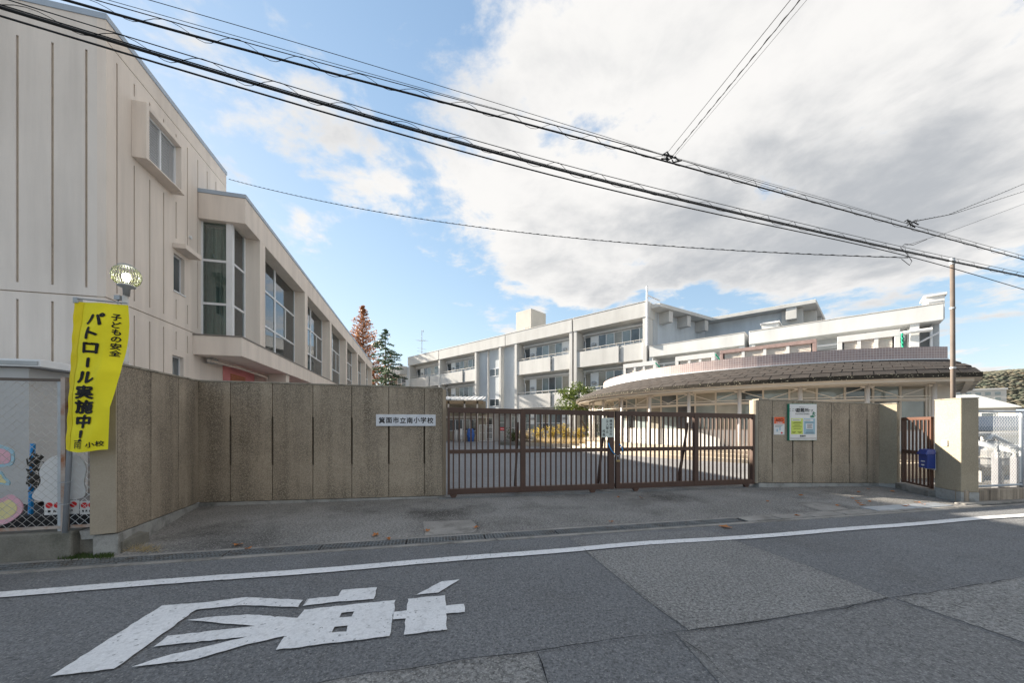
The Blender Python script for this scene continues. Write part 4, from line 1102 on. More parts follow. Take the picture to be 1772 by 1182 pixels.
# green running figure over an oval
cx, cz = sx(.83), sz(.33)
ov = MB(); n = 20
ov.add([(cx-.1*W*0+.085*W*math.cos(2*math.pi*k/n), YT, cz-.012+.036*W*math.sin(2*math.pi*k/n)) for k in range(n)], [tuple(range(n))]); ov.build('green_oval', m_green, bd)
hx, hz_ = sx(.885), sz(.215); u = W*.05
MB().lathe([(.0,-.0005),(.018*W,-.0005),(.018*W,.0005),(.0,.0005)], (hx,YT,hz_), 10, 'y').build('figure', m_green, bd)
def limb(pts, r=.009):
    mb = MB()
    for (a,b),(c,d) in zip(pts, pts[1:]):
        vx, vz = c-a, d-b; l = math.hypot(vx,vz) or 1; nx, nz = -vz/l*r*W*1.2, vx/l*r*W*1.2
        mb.quad((hx+a*W+nx,YT,hz_+b*W+nz),(hx+a*W-nx,YT,hz_+b*W-nz),(hx+c*W-nx,YT,hz_+d*W-nz),(hx+c*W+nx,YT,hz_+d*W+nz))
    mb.build('figure', m_green, bd)
limb([(-.005,-.02),(.0,-.085)],.016); limb([(0,-.03),(.045,-.05),(.06,-.03)]); limb([(0,-.03),(-.04,-.045),(-.05,-.075)]); limb([(0,-.085),(.035,-.11),(.06,-.14)]); limb([(0,-.085),(-.035,-.10),(-.05,-.125)])
x0, x1 = on_plane(fA_,1340,735,-.02)[0], on_plane(fA_,1358,735,-.02)[0]; zt_, zb2 = on_plane(fA_,1349,722,-.02)[1], on_plane(fA_,1349,752.5,-.02)[1]
W, H = x1-x0, zt_-zb2
aed = thing('defibrillator_notice', 'small orange and white AED notice left of the shelter sign', 'sign', fA_, ((x0+x1)/2, 0, zb2))
bd = MB().box(x0,x1,-.012,-.001,zb2,zt_).build('sign_face', m_sign, aed)
MB().box(x0,x1,-.0145,-.0125,zt_-H*.38,zt_).build('orange_band', m_orange, aed)
letters(aed,'AED',(x0+x1)/2,zt_-H*.17,W*.40,-.0155,m_ink,bold=.02); letters(aed,'設置施設',(x0+x1)/2,zt_-H*.31,W*.15,-.0155,m_sign,bold=.02)
for k in range(3): MB().box(x0+W*.1,x1-W*.1-k*W*.12,-.0135,-.0125,zt_-H*(.46+.05*k),zt_-H*(.445+.05*k)).build('small_print', m_ink, aed)
MB().box(x0+W*.22,x0+W*.37,-.0135,-.0125,zb2+H*.17,zb2+H*.33).build('diagram', m_lblue, aed); MB().box(x0+W*.5,x0+W*.62,-.0135,-.0125,zb2+H*.25,zb2+H*.42).build('diagram', m_lblue, aed)
MB().lathe([(0,-.001),(W*.09,-.001),(W*.09,.0),(0,.0)],(x0+W*.73,-.0135,zb2+H*.1),14,'y').build('red_seal', m_red, aed)
# ------------------------------------------------------------------ sliding gate, two leaves
g0, g1 = (-1.197,7.32), (5.58,8.58)
fG = Frame.through(g0, g1)
def gx_(px): return on_plane(fG, px, 760)[0]
def leaf(px0, px1, posts, bars, wheels, braces, label, z_hi):
    x0, x1 = gx_(px0), gx_(px1)
    t = thing('gate_leaf', label, 'gate', fG, (x0, 0, 0), 'leaves of the brown sliding gate')
    zb, zm0, zm1 = .075, .905, .985
    zh = lambda x: z_hi[0]+(z_hi[1]-z_hi[0])*(x-x0)/(x1-x0)
    def rail(a, b, fz0, fz1, y0, y1, name): return MB().prism_y([(a,fz0(a)),(b,fz0(b)),(b,fz1(b)),(a,fz1(a))], y0, y1).build(name, m_brown, t, bevel=.004)
    rail(x0, x1, lambda x: zh(x)-.105, zh, -.035, .035, 'top_rail')
    rail(x0, x1, lambda x: zm0, lambda x: zm1, -.032, .032, 'middle_rail')
    rail(x0, x1, lambda x: zb, lambda x: zb+.115, -.035, .035, 'bottom_rail')
    for a, b in posts:
        MB().prism_y([(gx_(a),zb+.002),(gx_(b),zb+.002),(gx_(b),zh(gx_(b))-.003),(gx_(a),zh(gx_(a))-.003)], -.042, .042).build('post', m_brown, t, bevel=.004)
    bm_ = MB().box(-.015,.015,-.012,.012,0,1).mesh('bar'); bm_.materials.append(m_brown)
    for p in bars:
        x = gx_(p); o = inst('bar', bm_, t, (x, 0, zb+.1)); o.scale = (1,1,zh(x)-.1-zb-.1)
    for p in wheels:
        x = gx_(p)
        w = MB().prism_y([(x-.075,zb-.002),(x+.075,zb-.002),(x+.035,.012),(x-.035,.012)], -.06, -.0).build('wheel_bracket', m_brown, t)
        MB().lathe([(.03,-.02),(.03,.02)], (x,-.03,.03), 12, 'y').build('wheel', m_hood, w)
    MB().box(x0+.05,x1-.05,.36,.43,.05,.13).build('rear_rail', m_brown, t)
    for p in braces:
        x = gx_(p)
        MB().add([(x-.02,.04,1.55),(x+.02,.04,1.55),(x+.02,.04,1.45),(x-.02,.04,1.45),(x-.02,.42,.13),(x+.02,.42,.13),(x+.02,.34,.13),(x-.02,.34,.13)],
                 [(0,1,2,3),(4,5,6,7),(0,1,5,4),(1,2,6,5),(2,3,7,6),(3,0,4,7)]).build('brace', m_brown, t, fix=True)
        MB().box(x-.03,x+.03,.035,.36,.06,.12).build('brace_foot', m_brown, t)
    return t
z5 = lambda l: [760+v/5.907 for v in l]
z6 = lambda l: [1040+v/5.907 for v in l]
leaf1 = leaf(774.5,1061.5,[(774.5,778.5),(900.5,909),(1052,1061.5)], z5([145,205,265,325,382,442,500,558,615,672,728,785,925,980,1035,1088,1140,1193,1245,1298,1350,1400,1450,1502,1553,1602,1650,1693]), [784.6,1024], [897,1047], 'left leaf of the brown sliding gate, with the grey keep out sign', (1.85,1.80))
leaf2 = leaf(1065,1303.5,[(1065,1072),(1200,1207),(1300,1303.5)], z6([225,272,318,365,410,460,505,550,595,640,688,733,778,820,865,908,1018,1060,1102,1143,1185,1226,1267,1308,1348,1388,1428,1470,1510]), [1098.4,1289], [1192], 'right leaf of the brown sliding gate, against the shelter sign wall', (1.80,1.755))
tr = MB().box(gx_(760),gx_(1312),.02,.05,-.01,.012).box(gx_(760),gx_(1312),-.10,-.06,-.01,.010)
solo('gate_track', tr, m_grate, 'steel track set in the concrete under the sliding gate', 'gate track', fG, (0,0,0))
# keep-out sign on the gate
x0, x1 = on_plane(fG,1041,740,-.05)[0], on_plane(fG,1062,740,-.05)[0]; zt_, zb2 = on_plane(fG,1051,723.5,-.05)[1], on_plane(fG,1051,757,-.05)[1]
ks = thing('keep_out_sign', 'pale grey green notice with black vertical writing hung on the gate', 'sign', fG, ((x0+x1)/2,-.05,zb2))
MB().box(x0,x1,-.055,-.045,zb2,zt_).build('sign_face', m_gsign, ks, bevel=.002)
for cx_, txt, zs, st in ((.76,'関係者以外',.16,.17),(.46,'立入禁止',.16,.18),(.18,'校長',.68,.19)):
    for k, ch in enumerate(txt): letters(ks, ch, x0+(x1-x0)*cx_, zt_-(zt_-zb2)*(zs+st*k), (x1-x0)*.24, -.0565, m_ink, bold=.025)
# blue hose chain and padlock
def gp(px, py, y): x, z = on_plane(fG, px, py, y); return (x, y, z)
ch = thing('hose_chain', 'bright blue hose covered chain looped round the gate stiles', 'chain', fG, (gx_(1064),0,.8))
MB().tube([gp(1053,767,-.04),gp(1055,774,-.08),gp(1059,781,-.08),gp(1064,786.5,-.07)], .012, 8).build('hose', m_hose, ch, smooth=True)
MB().tube([gp(1072,769,-.04),gp(1076,774,-.08),gp(1077.5,780,-.08),gp(1073.5,787,-.07)], .012, 8).build('hose', m_hose, ch, smooth=True)
MB().tube([gp(1064,786.5,-.07),gp(1069,790,-.07),gp(1073.5,787,-.07)], .006, 6).build('chain', m_steel, ch)
pk = thing('padlock', 'small brass padlock hanging from the blue hose chain', 'padlock', fG, (gx_(1069),-.07,.7))
MB().tube([gp(1067,797,-.07),gp(1067,791,-.07),gp(1069,789,-.07),gp(1071.5,791,-.07),gp(1071.5,797,-.07)], .006, 6).build('shackle', m_steel, pk)
a_, b_ = gp(1066.5,799.5,-.07), gp(1072.5,796,-.07)
MB().box(a_[0],b_[0],-.085,-.055,a_[2],b_[2]).build('lock_body', m_brass, pk, bevel=.003)
# ------------------------------------------------------------------ wicket
fW = Frame.through((9.15,8.40), (8.80,7.50)); Lw = math.dist((9.15,8.40),(8.80,7.50))
wk = thing('wicket_gate', 'narrow brown barred wicket beside the sandy pillar', 'gate', fW, (0,0,.12))
MB().box(0,Lw,-.02,.02,1.60,1.665).build('top_rail', m_brown2, wk, bevel=.003); MB().box(0,Lw,-.02,.02,.84,.92).build('middle_rail', m_brown, wk, bevel=.003); MB().box(0,Lw,-.02,.02,.16,.20).build('bottom_rail', m_brown2, wk, bevel=.003)
MB().box(0,.04,-.022,.022,.15,1.66).build('stile', m_brown, wk); MB().box(Lw-.04,Lw,-.022,.022,.15,1.66).build('stile', m_brown2, wk)
bm_ = MB().box(-.014,.014,-.012,.012,.18,1.62).mesh('bar'); bm_.materials.append(m_brown2)
for k in range(1,8): inst('bar', bm_, wk, (Lw*k/8, 0, 0))
solo('wicket_step', MB().box(-.1,Lw+.1,-.12,.6,-.02,.13), m_conc, 'low concrete step under the brown wicket', 'step', fW, (0,0,0))
def wp(px, py, y): return on_plane(fW, px, py, y)
xm0, zm0 = wp(1600,809,-.06); xm1, zm1 = wp(1616,778,-.06)
bk = solo('mounting_board', MB().box(xm0-.09,xm1-.01,-.03,-.022,zm0-.03,zm1-.02), m_plate, 'pale board behind the navy mailbox on the wicket', 'board', fW, (xm0,-.03,zm0))
mbx = thing('mailbox', 'navy blue mailbox hung on the wicket beside the pillar', 'mailbox', fW, ((xm0+xm1)/2,-.04,zm0))
W = xm1-xm0
MB().prism_y([(xm0,zm0),(xm1,zm0),(xm1,zm1-.10),(xm0,zm1-.10)], -.16, -.031).build('box_body', m_navy, mbx, bevel=.008)
MB().add([(xm0-.015,-.19,zm1-.115),(xm1+.015,-.19,zm1-.115),(xm1+.015,-.031,zm1-.095),(xm0-.015,-.031,zm1-.095),(xm0+.02,-.15,zm1-.01),(xm1-.02,-.15,zm1-.01),(xm1-.01,-.031,zm1),(xm0+.01,-.031,zm1)],
         [(0,3,2,1),(4,5,6,7),(0,1,5,4),(1,2,6,5),(2,3,7,6),(3,0,4,7)]).build('box_lid', m_navy, mbx, bevel=.006)
MB().box(xm0+W*.3,xm0+W*.75,-.1615,-.1605,zm0+.13,zm0+.15).build('white_lettering', m_sign, mbx); MB().box(xm0+W*.34,xm0+W*.68,-.1615,-.1605,zm0+.05,zm0+.075).build('white_lettering', m_sign, mbx)
# intercom on the pillar
x0, z0 = on_plane(fpil,1629.5,772,-.02); x1, z1 = on_plane(fpil,1639,762.5,-.02)
ic = thing('intercom', 'small white intercom box on the sunlit pillar', 'intercom', fpil, (x0,0,z0))
MB().box(x0,x1,-.025,-.001,z0,z1).build('casing', m_whitep, ic, bevel=.004)
MB().box(x0+(x1-x0)*.35,x0+(x1-x0)*.65,-.027,-.0255,z1-(z1-z0)*.4,z1-(z1-z0)*.2).build('lens', m_ink, ic)
# ------------------------------------------------------------------ left chain-link fence, banner, boards, lamp
def chainlink(fr, x0, x1, z0, z1, pitch, r, mat, parent, y=0.0):
    """Diamond mesh: bent wires, woven in pairs."""
    mb = MB(); h = pitch/2; rise = pitch*.5
    nx = int((x1-x0)/h)+1; nz = int((z1-z0)/rise)
    for s in range(nx):
        pts = []
        for j in range(nz+1):
            x = x0+s*h+(h if (j+s) % 2 else 0); pts.append((min(max(x,x0),x1), y+(.003 if (j % 2) else -.003), z0+j*rise))
        mb.tube(pts, r, 3, cap=False)
    o = mb.build('mesh', mat, parent); o['kind'] = 'stuff'; return o
fF = Frame.through(ground(0,975), ground(105,968))
def fx(px, py=800, y=0.0): return on_plane(fF, px, py, y)
xw = fx(178)[0]; xp = fx(104)[0]
kerb = thing('fence_kerb', 'mossy concrete kerb under the left chain link fence', 'kerb', fF, (0,0,0))
MB().prism_y([(-6,-.05),(xp+.10,-.05),(xp+.10,.30),(-6,.31)], 0, .22).build('kerb_block', m_mossy, kerb, bevel=.02)
fen = thing('chain_link_fence', 'rusty chain link fence with blue grey post left of the banner', 'fence', fF, (xp,.06,.30))
zt = fx(60,655,.06)[1]; zb = .36
MB().box(-6,xp,.04,.07,zt-.03,zt).build('top_rail', m_rustp, fen); MB().box(-6,xp,.04,.07,zb-.03,zb).build('bottom_rail', m_rust, fen)
MB().box(xp-.02,xp+.02,.03,.08,.28,zt+.02).build('post', m_rust, fen); MB().box(xp-.06,xp-.022,.045,.065,.28,zt).build('post', m_steel, fen)
for k in range(3): MB().box(xp-1.85*(k+1)-.02,xp-1.85*(k+1)+.02,.03,.08,.28,zt).build('post', m_rust, fen)
chainlink(fF, -2.2, xp-.05, zb, zt-.03, .085, .0028, m_wire, fen, .055)
zt2 = fx(180,770,.06)[1]
fen2 = thing('chain_link_fence', 'short low chain link panel between the banner pole and the splayed wall', 'fence', fF, (xp+.1,.06,.30))
MB().box(xp+.06,xw,.04,.07,zb-.03,zb).build('bottom_rail', m_rust, fen2); MB().box(xw-.03,xw,.04,.07,zb,zt2).build('post', m_steel, fen2)
chainlink(fF, xp+.05, xw-.03, zb, zt2-.02, .085, .0028, m_wire2, fen2, .055)
# loose concrete block and rubble between the kerb and the wall
bxa, bxb = fx(130,925)[0], fx(174,925)[0]
solo('concrete_block', MB().prism_y([(bxa+.02,.19),(bxb-.03,.19),(bxb,.29),(bxa,.29)], .05, .3), m_plinth, 'loose grey concrete block wedged between fence kerb and splayed wall', 'block', fF, (bxa,.05,.19))
solo('kerb_infill', MB().prism_y([(xp+.10,-.02),(xw+.12,-.02),(xw+.12,.12),(bxa,.188),(xp+.10,.22)], .10, .5), m_mossy, 'rough stained concrete infill beside the splayed wall foot', 'infill', fF, (xp,.1,0))
# dark rubber mats and low clutter behind the fence
solo('black_sheet', MB().prism([(-1.5,.35),(xw-.12,.35),(xw-.3,1.0),(-1.5,1.0)], .0, .42), m_dark, 'black sheeted planter box low behind the chain link fence', 'planter', fF, (0,.5,0))
# plain cut-out boards on the fence (their cartoon figures are left out)
def cutout(pix, y, m, label, name='cutout_board', inner=None, im=None):
    pts = [fx(a,b,y) for a,b in pix]; cx = sum(p[0] for p in pts)/len(pts); cz = sum(p[1] for p in pts)/len(pts)
    # smooth closed outline
    out = []; n = len(pts)
    for i in range(n):
        p0, p1, p2, p3 = (Vector(pts[(i+k-1) % n]) for k in range(4))
        for s in range(5):
            t = s/5; out.append(.5*((2*p1)+(p2-p0)*t+(2*p0-5*p1+4*p2-p3)*t*t+(3*p1-p0-3*p2+p3)*t**3))
    t_ = thing(name, label, 'board', fF, (cx,y,cz))
    MB().prism_y([(v.x,v.y) for v in out], y-.012, y).build('board_face', m, t_)
    if inner:
        c = Vector((cx,cz)); MB().prism_y([tuple(c+(v-c)*inner) for v in out], y-.016, y-.0125).build('inner_panel', im, t_)
    return t_
m_pblue = M('board_pale_blue', (.36,.56,.66), .5, .1, 6); m_pinkb = M('board_pink', (.72,.42,.50), .5, .1, 6); m_pyel = M('board_pale_yellow', (.74,.66,.34), .5, .1, 6)
cutout([(57,860),(72,835),(70,815),(85,795),(110,786),(135,788),(150,808),(147,835),(150,850),(143,862),(110,866),(80,868)], .14, m_sign, 'white cut out board with wavy outline on the fence by the post')
cutout([(-14,770),(10,773),(25,782),(24,803),(6,808),(-14,806)], .13, m_pblue, 'pale blue and pink rounded board high at the left edge of the fence', inner=.72, im=m_pinkb)
cutout([(-12,822),(2,815),(10,826),(18,833),(17,840),(4,838),(-12,838)], .13, m_pblue, 'small blue and yellow rounded board halfway down the fence at left edge', inner=.6, im=m_pyel)
cutout([(-10,868),(6,862),(20,856),(38,868),(40,885),(24,900),(6,908),(-10,904)], .13, m_pinkb, 'pink and pale yellow rounded board low on the fence at left edge', inner=.65, im=m_pyel)
# white notice strips with red discs
for k, (pa, pb_, lab) in enumerate(((78,137.5,'white notice strip with four red discs under the wavy board'),(139.5,177,'white notice strip with red discs beside the splayed wall'))):
    xa, za = fx(pa,868,.12); xb, zb_ = fx(pb_,889,.12)
    t_ = thing('notice_strip', lab, 'sign', fF, (xa,.12,zb_))
    MB().box(xa,xb,.112,.12,zb_,za).build('strip', m_sign, t_)
    n = 4 if k == 0 else 3; dxk = (.235*59.5/37.5 if k else .235)*(xb-xa); rr = (za-zb_)*.17
    for i in range(n):
        cx_ = xa+(xb-xa)*(.14 if k == 0 else .2)+i*dxk*(1 if k == 0 else .92)
        if cx_+rr > xb: continue
        d = MB().lathe([(0,0),(rr*1.25,0),(rr*1.25,-.002),(0,-.002)], (cx_,.1115,za-(za-zb_)*.30), 16, 'y').build('red_disc', m_red, t_)
        letters(t_, '防犯対策飛出注'[i+4*k], cx_, za-(za-zb_)*.30, rr*1.5, .1085, m_sign, bold=.01) if False else None
    for i in range(5): MB().box(xa+(xb-xa)*(.1+.16*i),xa+(xb-xa)*(.1+.16*i+.08),.1105,.1115,zb_+(za-zb_)*.18,zb_+(za-zb_)*.34).build('small_print', m_ink, t_)
# blue pole and furled net behind the fence
bx_, _ = fx(56,850,.5)
solo('blue_pole', MB().tube([(fx(53,880,.5)[0],.5,fx(53,880,.5)[1]-.1),(fx(57,768,.5)[0],.5,fx(57,768,.5)[1])], .022, 8), m_hose, 'bright blue pole standing behind the left fence', 'pole', fF, (bx_,.5,0))
nt = MB(); rn = random.Random(5)
for i in range(60):
    a = fx(rn.uniform(50,70), rn.uniform(790,845), .46)
    nt.tube([(a[0],.46+rn.uniform(-.03,.03),a[1]),(a[0]+rn.uniform(-.05,.05),.46+rn.uniform(-.03,.03),a[1]+rn.uniform(-.08,.08)),(a[0]+rn.uniform(-.05,.05),.46,a[1]+rn.uniform(-.1,.1))], .008, 4)
solo('bundled_net', nt, M('dark_net', (.09,.085,.075), .9, .3, 10), 'dark bundled net tied to the blue pole behind the fence', 'net', fF, (bx_,.46,.8))
# ------------------------------------------------------------------ yellow banner on its grey pole
ban = thing('patrol_banner', 'yellow vertical banner with black lettering on a grey pole', 'banner', WORLD, (-4.96,3.95,.3))
PB, PT = Vector((-4.955,3.97,.30)), Vector((-4.84,4.0,2.90))
MB().tube([PB, PT], .022, 10).build('pole', M('pole_grey', (.27,.29,.32), .4, .08, 5, spec=.5), ban, smooth=True)
zTop, zBot = 2.865, 1.20
def edgeL(t):
    z = zTop+(zBot-zTop)*t; p = PB+(PT-PB)*((z-PB.z)/(PT.z-PB.z)); return Vector((p.x-.005, p.y-.03, z))
RE = [(0,222,528),(.12,216,560),(.30,203,605),(.40,196,628),(.52,191.5,660),(.7,190,705),(1.0,187,778)]
def edgeR(t):
    for (t0,a0,b0),(t1,a1,b1) in zip(RE, RE[1:]):
        if t <= t1+1e-6:
            f = (t-t0)/(t1-t0); px, py = a0+(a1-a0)*f, b0+(b1-b0)*f; break
    d = 4.07-.13*min(1,t/.45)-.02*t
    return Vector(((px-CX)/F_PX*d, d, EYE+(HZ-py)/F_PX*d))
def sheet(s, t):
    a, b = edgeL(t), edgeR(t); p = a+(b-a)*s
    k = math.sin(math.pi*s)
    p.y += -.05*k*(.3+.7*t)+.012*math.sin(s*9+t*5)*k+.010*math.sin(t*17+s*3)*k
    p.z += -.035*t*math.sin(math.pi*min(1,s*1.2))*.6+ (.03*(1-s)**3*t**6)
    p.y += .0035*math.sin(t*46+math.sin(s*7)*2)*(1-s)**2+.004*math.sin(t*31+s*11)*k
    if s > .72: p.y += .16*(s-.72)/.28*math.sin(math.pi*min(1,t/.7))*.6
    return p
ns, nt_ = 26, 60
def sheet_mesh(s0, s1, off=0.0):
    mb = MB()
    for j in range(nt_+1):
        for i in range(ns+1):
            p = sheet(s0+(s1-s0)*i/ns, j/nt_); mb.v.append((p.x, p.y-off, p.z))
    for j in range(nt_):
        for i in range(ns): mb.f.append((j*(ns+1)+i, (j+1)*(ns+1)+i, (j+1)*(ns+1)+i+1, j*(ns+1)+i+1))
    return mb
sheet_mesh(0,1).build('cloth', m_yellow, ban, smooth=True)
sheet_mesh(0,.17,.003).build('hem', m_yellow2, ban, smooth=True)
def on_sheet(ch, s, t, w, h, bold=.0, rot=False):
    vs, fs = glyphs(ch, 1.0, bold); mb = MB()
    for k, (i, j) in enumerate(SHIFTS if bold > 0 else SHIFTS[:1]):
        vv_ = []
        for a, b in vs:
            if rot: a, b = b, -a
            p = sheet(min(max(s+(a+i*bold)*w,0.02),.995), min(max(t-(b+j*bold)*h,0.005),.995)); vv_.append((p.x, p.y-.006-k*.0002, p.z))
        mb.add(vv_, fs)
    mb.build('lettering', m_ink, ban)
for i, c in enumerate('パトロール実施中！'):
    t = .105+.098*i
    if c == 'ー':
        on_sheet('｜' if False else 'ー', .47, t, .34, .075, .05, True)
    else: on_sheet(c, .47 if c != '！' else .44, t, .34+.12*t, .094, .045)
for i, c in enumerate('子どもの安全'): on_sheet(c, .82+.012*i, .085+.048*i, .155, .046, .03)
on_sheet('南', .40, .945, .26, .066, 0.0); on_sheet('小校', .78, .955, .155, .040, .02)
arm = MB().tube([PT+Vector((0,0,-.005)), PT+Vector((.0,-.02,.0)), PT+Vector((.02,-.03,.0)), Vector((edgeR(0).x,edgeR(0).y-.01,zTop+.012))], .009, 6)
arm.build('cross_arm', m_hood, ban)
MB().box(PT.x-.025,PT.x+.03,PT.y-.035,PT.y+.02,PT.z-.05,PT.z+.015).build('pole_elbow', m_hood, ban, bevel=.006)
for z in (.62,.86): MB().tube([(PB.x+.05*math.cos(a),PB.y+.05*math.sin(a),z) for a in [2*math.pi*k/12 for k in range(13)]], .003, 4).build('tie_wire', m_steel, ban)
# ------------------------------------------------------------------ street lamp behind the wall
lx, ly = (217-CX)/F_PX*5.0, 5.0
lamp = thing('globe_lamp', 'lit ribbed globe lamp on a rusty white post behind the splayed wall', 'lamp', WORLD, (lx,ly,0))
MB().tube([(lx,ly,0),(lx,ly,3.30)], .038, 10, r1=.033).build('post', m_lampp, lamp, smooth=True)
lc = (lx+.015, ly, 3.57)
MB().lathe([(.0,3.30),(.035,3.30),(.04,3.40),(.095,3.425),(.095,3.44),(0,3.44)], (lc[0],ly,0), 20).build('lamp_base', m_hood, lamp, smooth=True)
MB().lathe([(0,3.70),(.085,3.70),(.09,3.715),(.05,3.735),(0,3.74)], (lc[0],ly,0), 20).build('lamp_cap', m_hood, lamp, smooth=True)
m_rib = glassy('ribbed_glass', (.95,.96,.66), .55, .15, .05)
for k in range(28):
    w = 2*math.pi*k/28; pts = []
    for j in range(11):
        th_ = -1.08+2.0*j/10; rr = .150*math.cos(th_)**.7; pts.append((lc[0]+rr*math.cos(w), ly+rr*math.sin(w), 3.575+.135*math.sin(th_)))
    MB().tube(pts, .0065, 5).build('rib', m_rib, lamp, smooth=True)
MB().lathe([(0,3.44),(.025,3.44),(.025,3.49),(.0,3.49)], (lc[0],ly,0), 12).build('bulb_socket', m_alu, lamp)
MB().lathe([(.0,3.49),(.02,3.49),(.042,3.54),(.046,3.57),(.036,3.60),(0,3.618)], (lc[0],ly,0), 16).build('bulb', glow('bulb_glow', (1,.97,.82), 9), lamp, smooth=True)
MB().box(lx-.13,lx-.05,ly-.03,ly+.03,3.24,3.30).tube([(lx-.04,ly,3.28),(lx-.11,ly,3.22),(lx-.09,ly,3.06)], .009, 5).build('light_sensor', m_hood, lamp)
# ------------------------------------------------------------------ right-hand fence and what stands behind it
fQ = Frame.through(ground(1671,871), ground(1772,865.6))
LQ = 6.0
ck = thing('fence_kerb', 'stained ribbed concrete kerb under the right hand fence', 'kerb', fQ, (0,0,0))
MB().box(.02,LQ,0,.16,-.05,.235).build('kerb_block', M('kerb_tan', (.40,.33,.26), .92, .15, 4, .2, 60, .4, streak=.75, sscale=9), ck, bevel=.012)
MB().box(-.3,LQ,-.16,-.005,-.02,.03).build('kerb_foot', m_conc, ck, bevel=.01)
fq = thing('chain_link_fence', 'new galvanised chain link fence right of the sandy pillar', 'fence', fQ, (0,.08,.235))
z1 = 1.76
for z in (.29, z1): MB().tube([(.02,.08,z),(LQ,.08,z)], .022, 8).build('rail', m_steel, fq, smooth=True)
xq = on_plane(fQ,1768,780,.08)[0]
for x in (.03, xq, xq+1.55, xq+3.1): MB().tube([(x,.08,.2),(x,.08,z1+.02)], .028, 8).build('post', m_steel, fq, smooth=True)
MB().tube([(xq-.05,.075,z1-.12),(xq-.05,.075,.34)], .014, 6).build('stretch_bar', m_whitep, fq)
chainlink(fQ, .04, LQ, .30, z1-.02, .075, .0028, m_wire2, fq, .078)
def qp(px, py, y): return on_plane(fQ, px, py, y)
# water filter tank on legs with pipes
ty = 1.5
xa, za = qp(1681,812,ty); xb, zb_ = qp(1744,768,ty); cx_, rr = (xa+xb)/2, (xb-xa)/2
tk = thing('filter_tank', 'round white filter tank with mid flange behind the right fence', 'tank', fQ, (cx_,ty,0))
hh = zb_-za
MB().lathe([(0,za),(rr*.7,za),(rr*.93,za+.06),(rr,za+.14),(rr,za+hh*.47),(rr*1.05,za+hh*.48),(rr*1.05,za+hh*.52),(rr,za+hh*.53),(rr,zb_-.14),(rr*.93,zb_-.05),(rr*.75,zb_),(0,zb_+.02)], (cx_,ty,0), 32).build('vessel', m_tank, tk, smooth=False)
for k in range(4):
    w = math.pi/4+k*math.pi/2; px_, py_ = cx_+rr*.75*math.cos(w), ty+rr*.75*math.sin(w)
    MB().box(px_-.04,px_+.04,py_-.04,py_+.04,-.01,za+.05).build('leg', m_tank, tk)
MB().tube([(cx_-.1,ty,zb_),(cx_-.1,ty,zb_+.12),(cx_+.1,ty,zb_+.22),(cx_+.35,ty-.1,zb_+.05)], .05, 8).build('valve_pipe', m_steel, tk, smooth=True)
MB().lathe([(.09,0),(.09,.03),(.02,.05),(.02,.12)], (cx_-.1,ty,zb_+.1), 14).build('valve', m_hood, tk)
pp = thing('pipe_run', 'fat white pipe on posts passing above the filter tank', 'pipe', fQ, (cx_,ty-.35,0))
(xa2, zh_), (xb2, _) = qp(1684,752,ty+.1), qp(1756,752,ty+.1)
MB().tube([(xa2,ty+.1,zh_),(xb2+2,ty+.1,zh_)], .06, 10).build('pipe', m_tank, pp, smooth=True)
MB().tube([(xa2+.35,ty+.1,zh_),(xa2+.35,ty+.1,zb_)], .05, 8).build('riser', m_tank, pp, smooth=True)
m_postg = M('shaded_post', (.24,.24,.25), .6, .1, 3)  # white posts, darkened to grey to carry the shade on them
for px in (1725, 1757):
    x, z = qp(px, 783 if px == 1725 else 790, .8)
    o_ = MB().box(x-.055,x+.055,.75,.86,-.01,z).build('post', m_postg, pp, bevel=.01)
    MB().tube([(x,.8,z),(x,.8,z+.12),(x+.02,1.2,z+.22)], .06, 8).build('elbow', m_steel if px == 1725 else m_tank, pp, smooth=True)  # left elbow takes a grey material for the same painted shade
solo('low_wall', MB().box(-.4,9,2.6,2.8,-.01,.42), m_step, 'low sandy wall behind the filter tank', 'wall', fQ, (0,2.6,0))
# rusty pole and concrete step by the round hall
Zp = 9.0; xpole = (1650-CX)/F_PX*Zp
rp = thing('steel_pole', 'tall rusty brown steel pole standing behind the sandy pillar', 'pole', WORLD, (xpole,Zp,0))
zt = EYE+(HZ-447)/F_PX*Zp
MB().tube([(xpole,Zp,0),(xpole-.03,Zp,zt)], .048, 12, r1=.042).build('shaft', m_rustp, rp, smooth=True)
for zz in (1.2,2.9,4.4): MB().lathe([(.046,zz),(.056,zz+.005),(.056,zz+.045),(.046,zz+.05)], (xpole-.03*zz/zt,Zp,0), 12).build('steel_band', m_steel, rp)
MB().lathe([(.046,zt-.16),(.052,zt-.15),(.052,zt-.05),(.046,zt-.04),(.046,zt),(0,zt+.01)], (xpole-.03,Zp,0), 12).build('pole_cap', m_steel, rp)
# ------------------------------------------------------------------ overhead cables along the street
def span_pts(pix, h, n=60, sag=0.0, ext=3.0):
    """Cable through measured pixels: plan line from its end points at height h, true height from the sight lines."""
    def at_h(px, py): return Vector(ground(px, py, h))
    a, b = at_h(*pix[0]), at_h(*pix[-1]); out = []
    fr = Frame.through(a, b); L = (b-a).length
    ks = [(on_plane(fr, px, py)) for px, py in pix]
    res = []
    for i in range(n+1):
        x = -ext+(L+2*ext)*i/n
        for (x0,z0),(x1,z1) in zip(ks, ks[1:]):
            if x <= x1 or (x1,z1) == ks[-1]:
                f = (x-x0)/(x1-x0); z = z0+(z1-z0)*f; break
        res.append([x, z])
    zs = [r[1] for r in res]
    for it in range(40): zs = [zs[0]]+[(zs[i-1]+2*zs[i]+zs[i+1])/4 for i in range(1,len(zs)-1)]+[zs[-1]]
    return [Vector((*fr.P(x,0), z)) for (x,_), z in zip(res, zs)]
